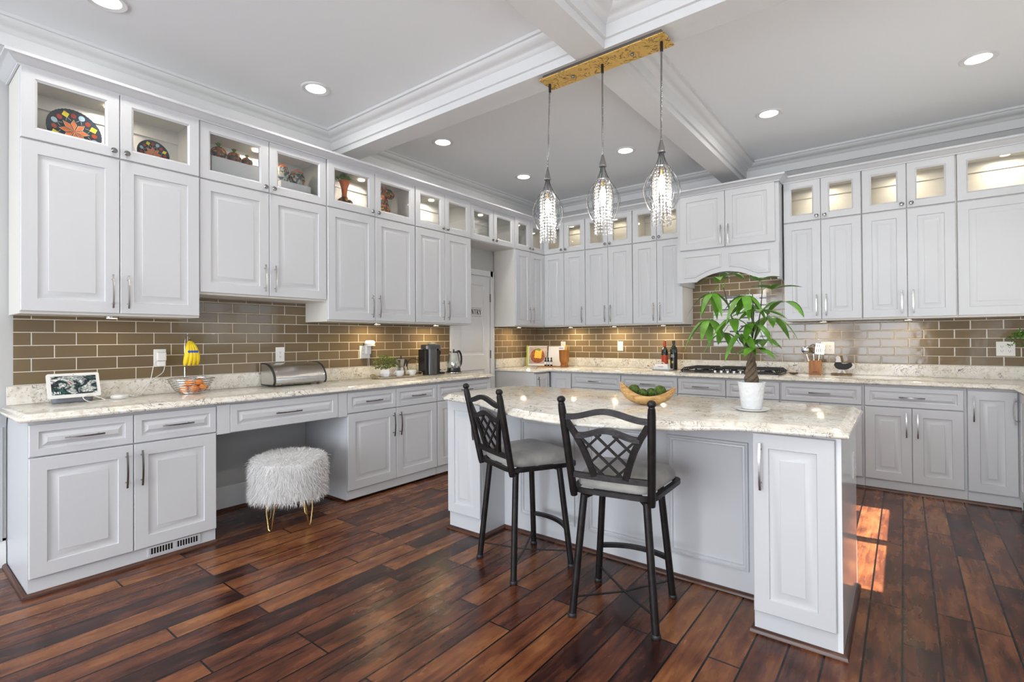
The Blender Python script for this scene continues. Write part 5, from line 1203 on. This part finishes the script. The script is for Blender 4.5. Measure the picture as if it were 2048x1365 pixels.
# cooktop
t = thing('gas_cooktop', 'stainless gas cooktop with black cast iron grates', 'cooktop', (2.225, -.60, TOPZ))
CW, CD = .935, .52
tr_ = MB(); slab(tr_, [(0, 0), (CW, 0), (CW, CD), (0, CD)], [(.006, .0005), (0, .003), (0, .006), (.006, .009)]); tr_.build('tray', 'stainless', t, smooth=40)
def grate(x0, x1, y0, y1):
    g = MB(); zt = .052
    def bar(p, q, r=.0065): g.tube([p, q], r, 4, up=(0, 0, 1), flat=1.2)
    ins = .028
    for a, b_ in (((x0+ins, y0+ins), (x1-ins, y0+ins)), ((x1-ins, y0+ins), (x1-ins, y1-ins)), ((x1-ins, y1-ins), (x0+ins, y1-ins)), ((x0+ins, y1-ins), (x0+ins, y0+ins))): bar((*a, zt), (*b_, zt))
    for a, b_ in (((x0, y0), (x1, y0)), ((x1, y0), (x1, y1)), ((x1, y1), (x0, y1)), ((x0, y1), (x0, y0))): bar((*a, .024), (*b_, .024), .007)
    n = 6
    for i in range(n+1):
        y = y0+ins+(y1-y0-2*ins)*i/n; bar((x0+ins, y, zt), (x1-ins, y, zt), .005); bar((x0+ins, y, zt), (x0, y0+(y1-y0)*i/n, .024), .005); bar((x1-ins, y, zt), (x1, y0+(y1-y0)*i/n, .024), .005)
    m_ = max(2, int((x1-x0)/.07))
    for i in range(m_+1): x = x0+ins+(x1-x0-2*ins)*i/m_; bar((x, y0+ins, zt), (x0+(x1-x0)*i/m_, y0, .024), .005)
    bar(((x0+x1)/2, y0+ins, zt), ((x0+x1)/2, y1-ins, zt), .006)
    for fx in (x0+.01, x1-.01):
        for fy in (y0+.01, y1-.01): g.cyl((fx, fy, .0092), (fx, fy, .026), .007, 8)
    return g.build('grate', 'iron', t, smooth=30)
grate(.012, .305, .02, .50); grate(.312, .622, .12, .50); grate(.630, .923, .02, .50)
for x, y in ((.16, .14), (.16, .38), (.467, .31), (.775, .14), (.775, .38)): MB().lathe([(.045, .0092), (.045, .018), (.03, .024), (.03, .030), (.004, .031)], (x, y, 0), 22).build('burner', 'black', t)
for i in range(5): MB().lathe([(.019, .0092), (.020, .012), (.017, .030), (.003, .032)], (.345+i*.061, .062, 0), 20).build('knob', 'chrome', t)
t = thing('spoon_rest', 'small brown spoon rest right of the cooktop', 'spoon rest', (3.235, -.27, TOPZ), .6)
MB().lathe([(.010, .0005), (.030, .005), (.042, .016), (.040, .017), (.028, .008), (.002, .006)], seg=24, sy=1.4).build('dish', 'oak_dark', t); MB().tube([(0, -.03, .012), (-.02, -.09, .022)], [.006, .005], 8).build('handle', 'oak_dark', t)
t = thing('utensil_block', 'square amber wood utensil holder right of the cooktop', 'utensil holder', (3.405, -.165, TOPZ), .08)
b_ = MB(); b_.box(-.052, .052, -.048, .048, .0005, .012); b_.box(-.052, -.042, -.048, .048, .012, .137); b_.box(.042, .052, -.048, .048, .012, .137); b_.box(-.042, .042, -.048, -.038, .012, .137); b_.box(-.042, .042, .038, .048, .012, .137)
b_.build('body', 'oak', t, smooth=0, bevel=.002)
MB().box(-.022, .022, -.0492, -.0484, .022, .028).build('burnt_lettering', 'banana_tip', t, smooth=0)
def utensil(label, dx, dy, lean, kind):
    t = thing('kitchen_utensil', label, 'utensil', (3.405+dx, -.165+dy, TOPZ+.0135), 0, 'utensils in the amber wood holder'); t.rotation_euler = (lean[1], lean[0], 0)
    MB().tube([(0, 0, 0.006), (0, 0, .10), (0, 0, .19)], [.006, .0055, .004], 8).build('shaft', 'steel', t)
    if kind == 'spoon':
        m_ = MB(); m_.ball((0, 0, .232), .034, 18, 10, sc=(1, .3, 1.1)); hd = m_.build('bowl', 'chrome', t)
        sl = MB()
        for i in range(14): a = i*2.4; q = .024*math.sqrt(i/14); sl.ball((q*math.cos(a), -.0105+q*.12, .232+q*math.sin(a)), .0028, 8, 5)
        sl.build('holes', 'black', hd)
    if kind == 'spatula':
        m_ = MB(); x = -.038
        m_.box(-.038, .038, -.0015, .0015, .185, .20); m_.box(-.038, .038, -.0015, .0015, .275, .287)
        for i in range(5): m_.box(x+i*.0166, x+i*.0166+.0098, -.0015, .0015, .199, .276)
        m_.build('blade', 'stainless', t, smooth=0)
    if kind == 'whisk':
        m_ = MB()
        for k in range(5): a = PI*k/5; m_.tube(smooth_path([(0, 0, .185), (.028*math.cos(a), .028*math.sin(a), .225), (.022*math.cos(a), .022*math.sin(a), .265), (0, 0, .28), (-.022*math.cos(a), -.022*math.sin(a), .265), (-.028*math.cos(a), -.028*math.sin(a), .225), (0, 0, .185)], 4), .0012, 5)
        m_.build('wires', 'black_metal', t)
utensil('steel slotted spoon leaning left out of the amber wood holder', -.022, 0, (-.27, 0), 'spoon')
utensil('dark wire whisk standing in the amber wood holder', -.004, .012, (-.06, 0), 'whisk')
utensil('wide steel spatula leaning right out of the amber wood holder', .018, -.008, (.10, 0), 'spatula')
# rooster
t = thing('rooster_figure', 'black and white painted wooden rooster on a plank base', 'figurine', (3.615, -.125, TOPZ), .05)
MB().box(-.085, .085, -.025, .025, .0005, .016).build('base', 'oak_dark', t, smooth=0, bevel=.002)
def flat(name, pts, m_, y0=-.010, y1=.010):
    k = len(pts); q = MB(); q.add([(x, y0, z) for x, z in pts]+[(x, y1, z) for x, z in pts], [tuple(range(k)), tuple(range(k, 2*k))[::-1]]+[(i, (i+1) % k, k+(i+1) % k, k+i) for i in range(k)]); q.build(name, m_, t, smooth=50, bevel=.002)
bdp = [(-.060, .095), (-.050, .118), (-.040, .124), (-.005, .118), (.012, .105), (.035, .106), (.062, .117), (.082, .116), (.088, .095), (.078, .075), (.050, .056), (.020, .050), (-.020, .052), (-.045, .066)]
flat('body', [(p[0], p[1]) for p in offs([Vector(q) for q in bdp], 0, True)], 'ink')
flat('head', [(-.046, .120), (-.040, .150), (-.046, .162), (-.040, .170), (-.036, .178), (-.028, .181), (-.016, .179), (-.008, .170), (-.004, .150), (.000, .122)], 'paper', -.011, .011)
flat('tail', [(.080, .116), (.098, .108), (.108, .090), (.106, .070), (.088, .056), (.050, .050), (.078, .072), (.090, .092)], 'paper', -.009, .009)
flat('legs', [(-.035, .016), (-.020, .050), (-.028, .058), (.035, .054), (.022, .050), (.038, .016), (.020, .016), (.008, .042), (-.012, .016)], 'paper', -.008, .008)
MB().ball((-.028, -.011, .166), .0022, 8, 5).build('eye', 'ink', t)
# sprig at right edge
t = thing('sprig_vase', 'clear bottle of trailing green leaves at the right edge', 'plant', (4.90, -.22, TOPZ))
MB().lathe([(.028, .0005), (.031, .004), (.031, .11), (.014, .15), (.013, .19)], seg=24, cap=False).build('bottle', 'kettle_glass', t)
fl = MB(); rg = random.Random(2)
for k in range(9):
    a = PI+rg.uniform(-1.3, 1.3); e = Vector((math.cos(a)*.15, math.sin(a)*.10, .19+rg.uniform(.06, .24))); pth = smooth_path([(0, 0, .08), (0, 0, .20), (e.x*.6, e.y*.6, e.z+.02), e], 4); fl.tube(pth, .0014, 5)
    for p in pth[4:]:
        for s_ in (-1, 1): leaflet(fl, p, (rg.gauss(0, .7), rg.gauss(0, .7), rg.uniform(-.4, .9)), .034, .008, .2, .2)
fl.build('leaves', 'green', t, smooth=60, recalc=False)
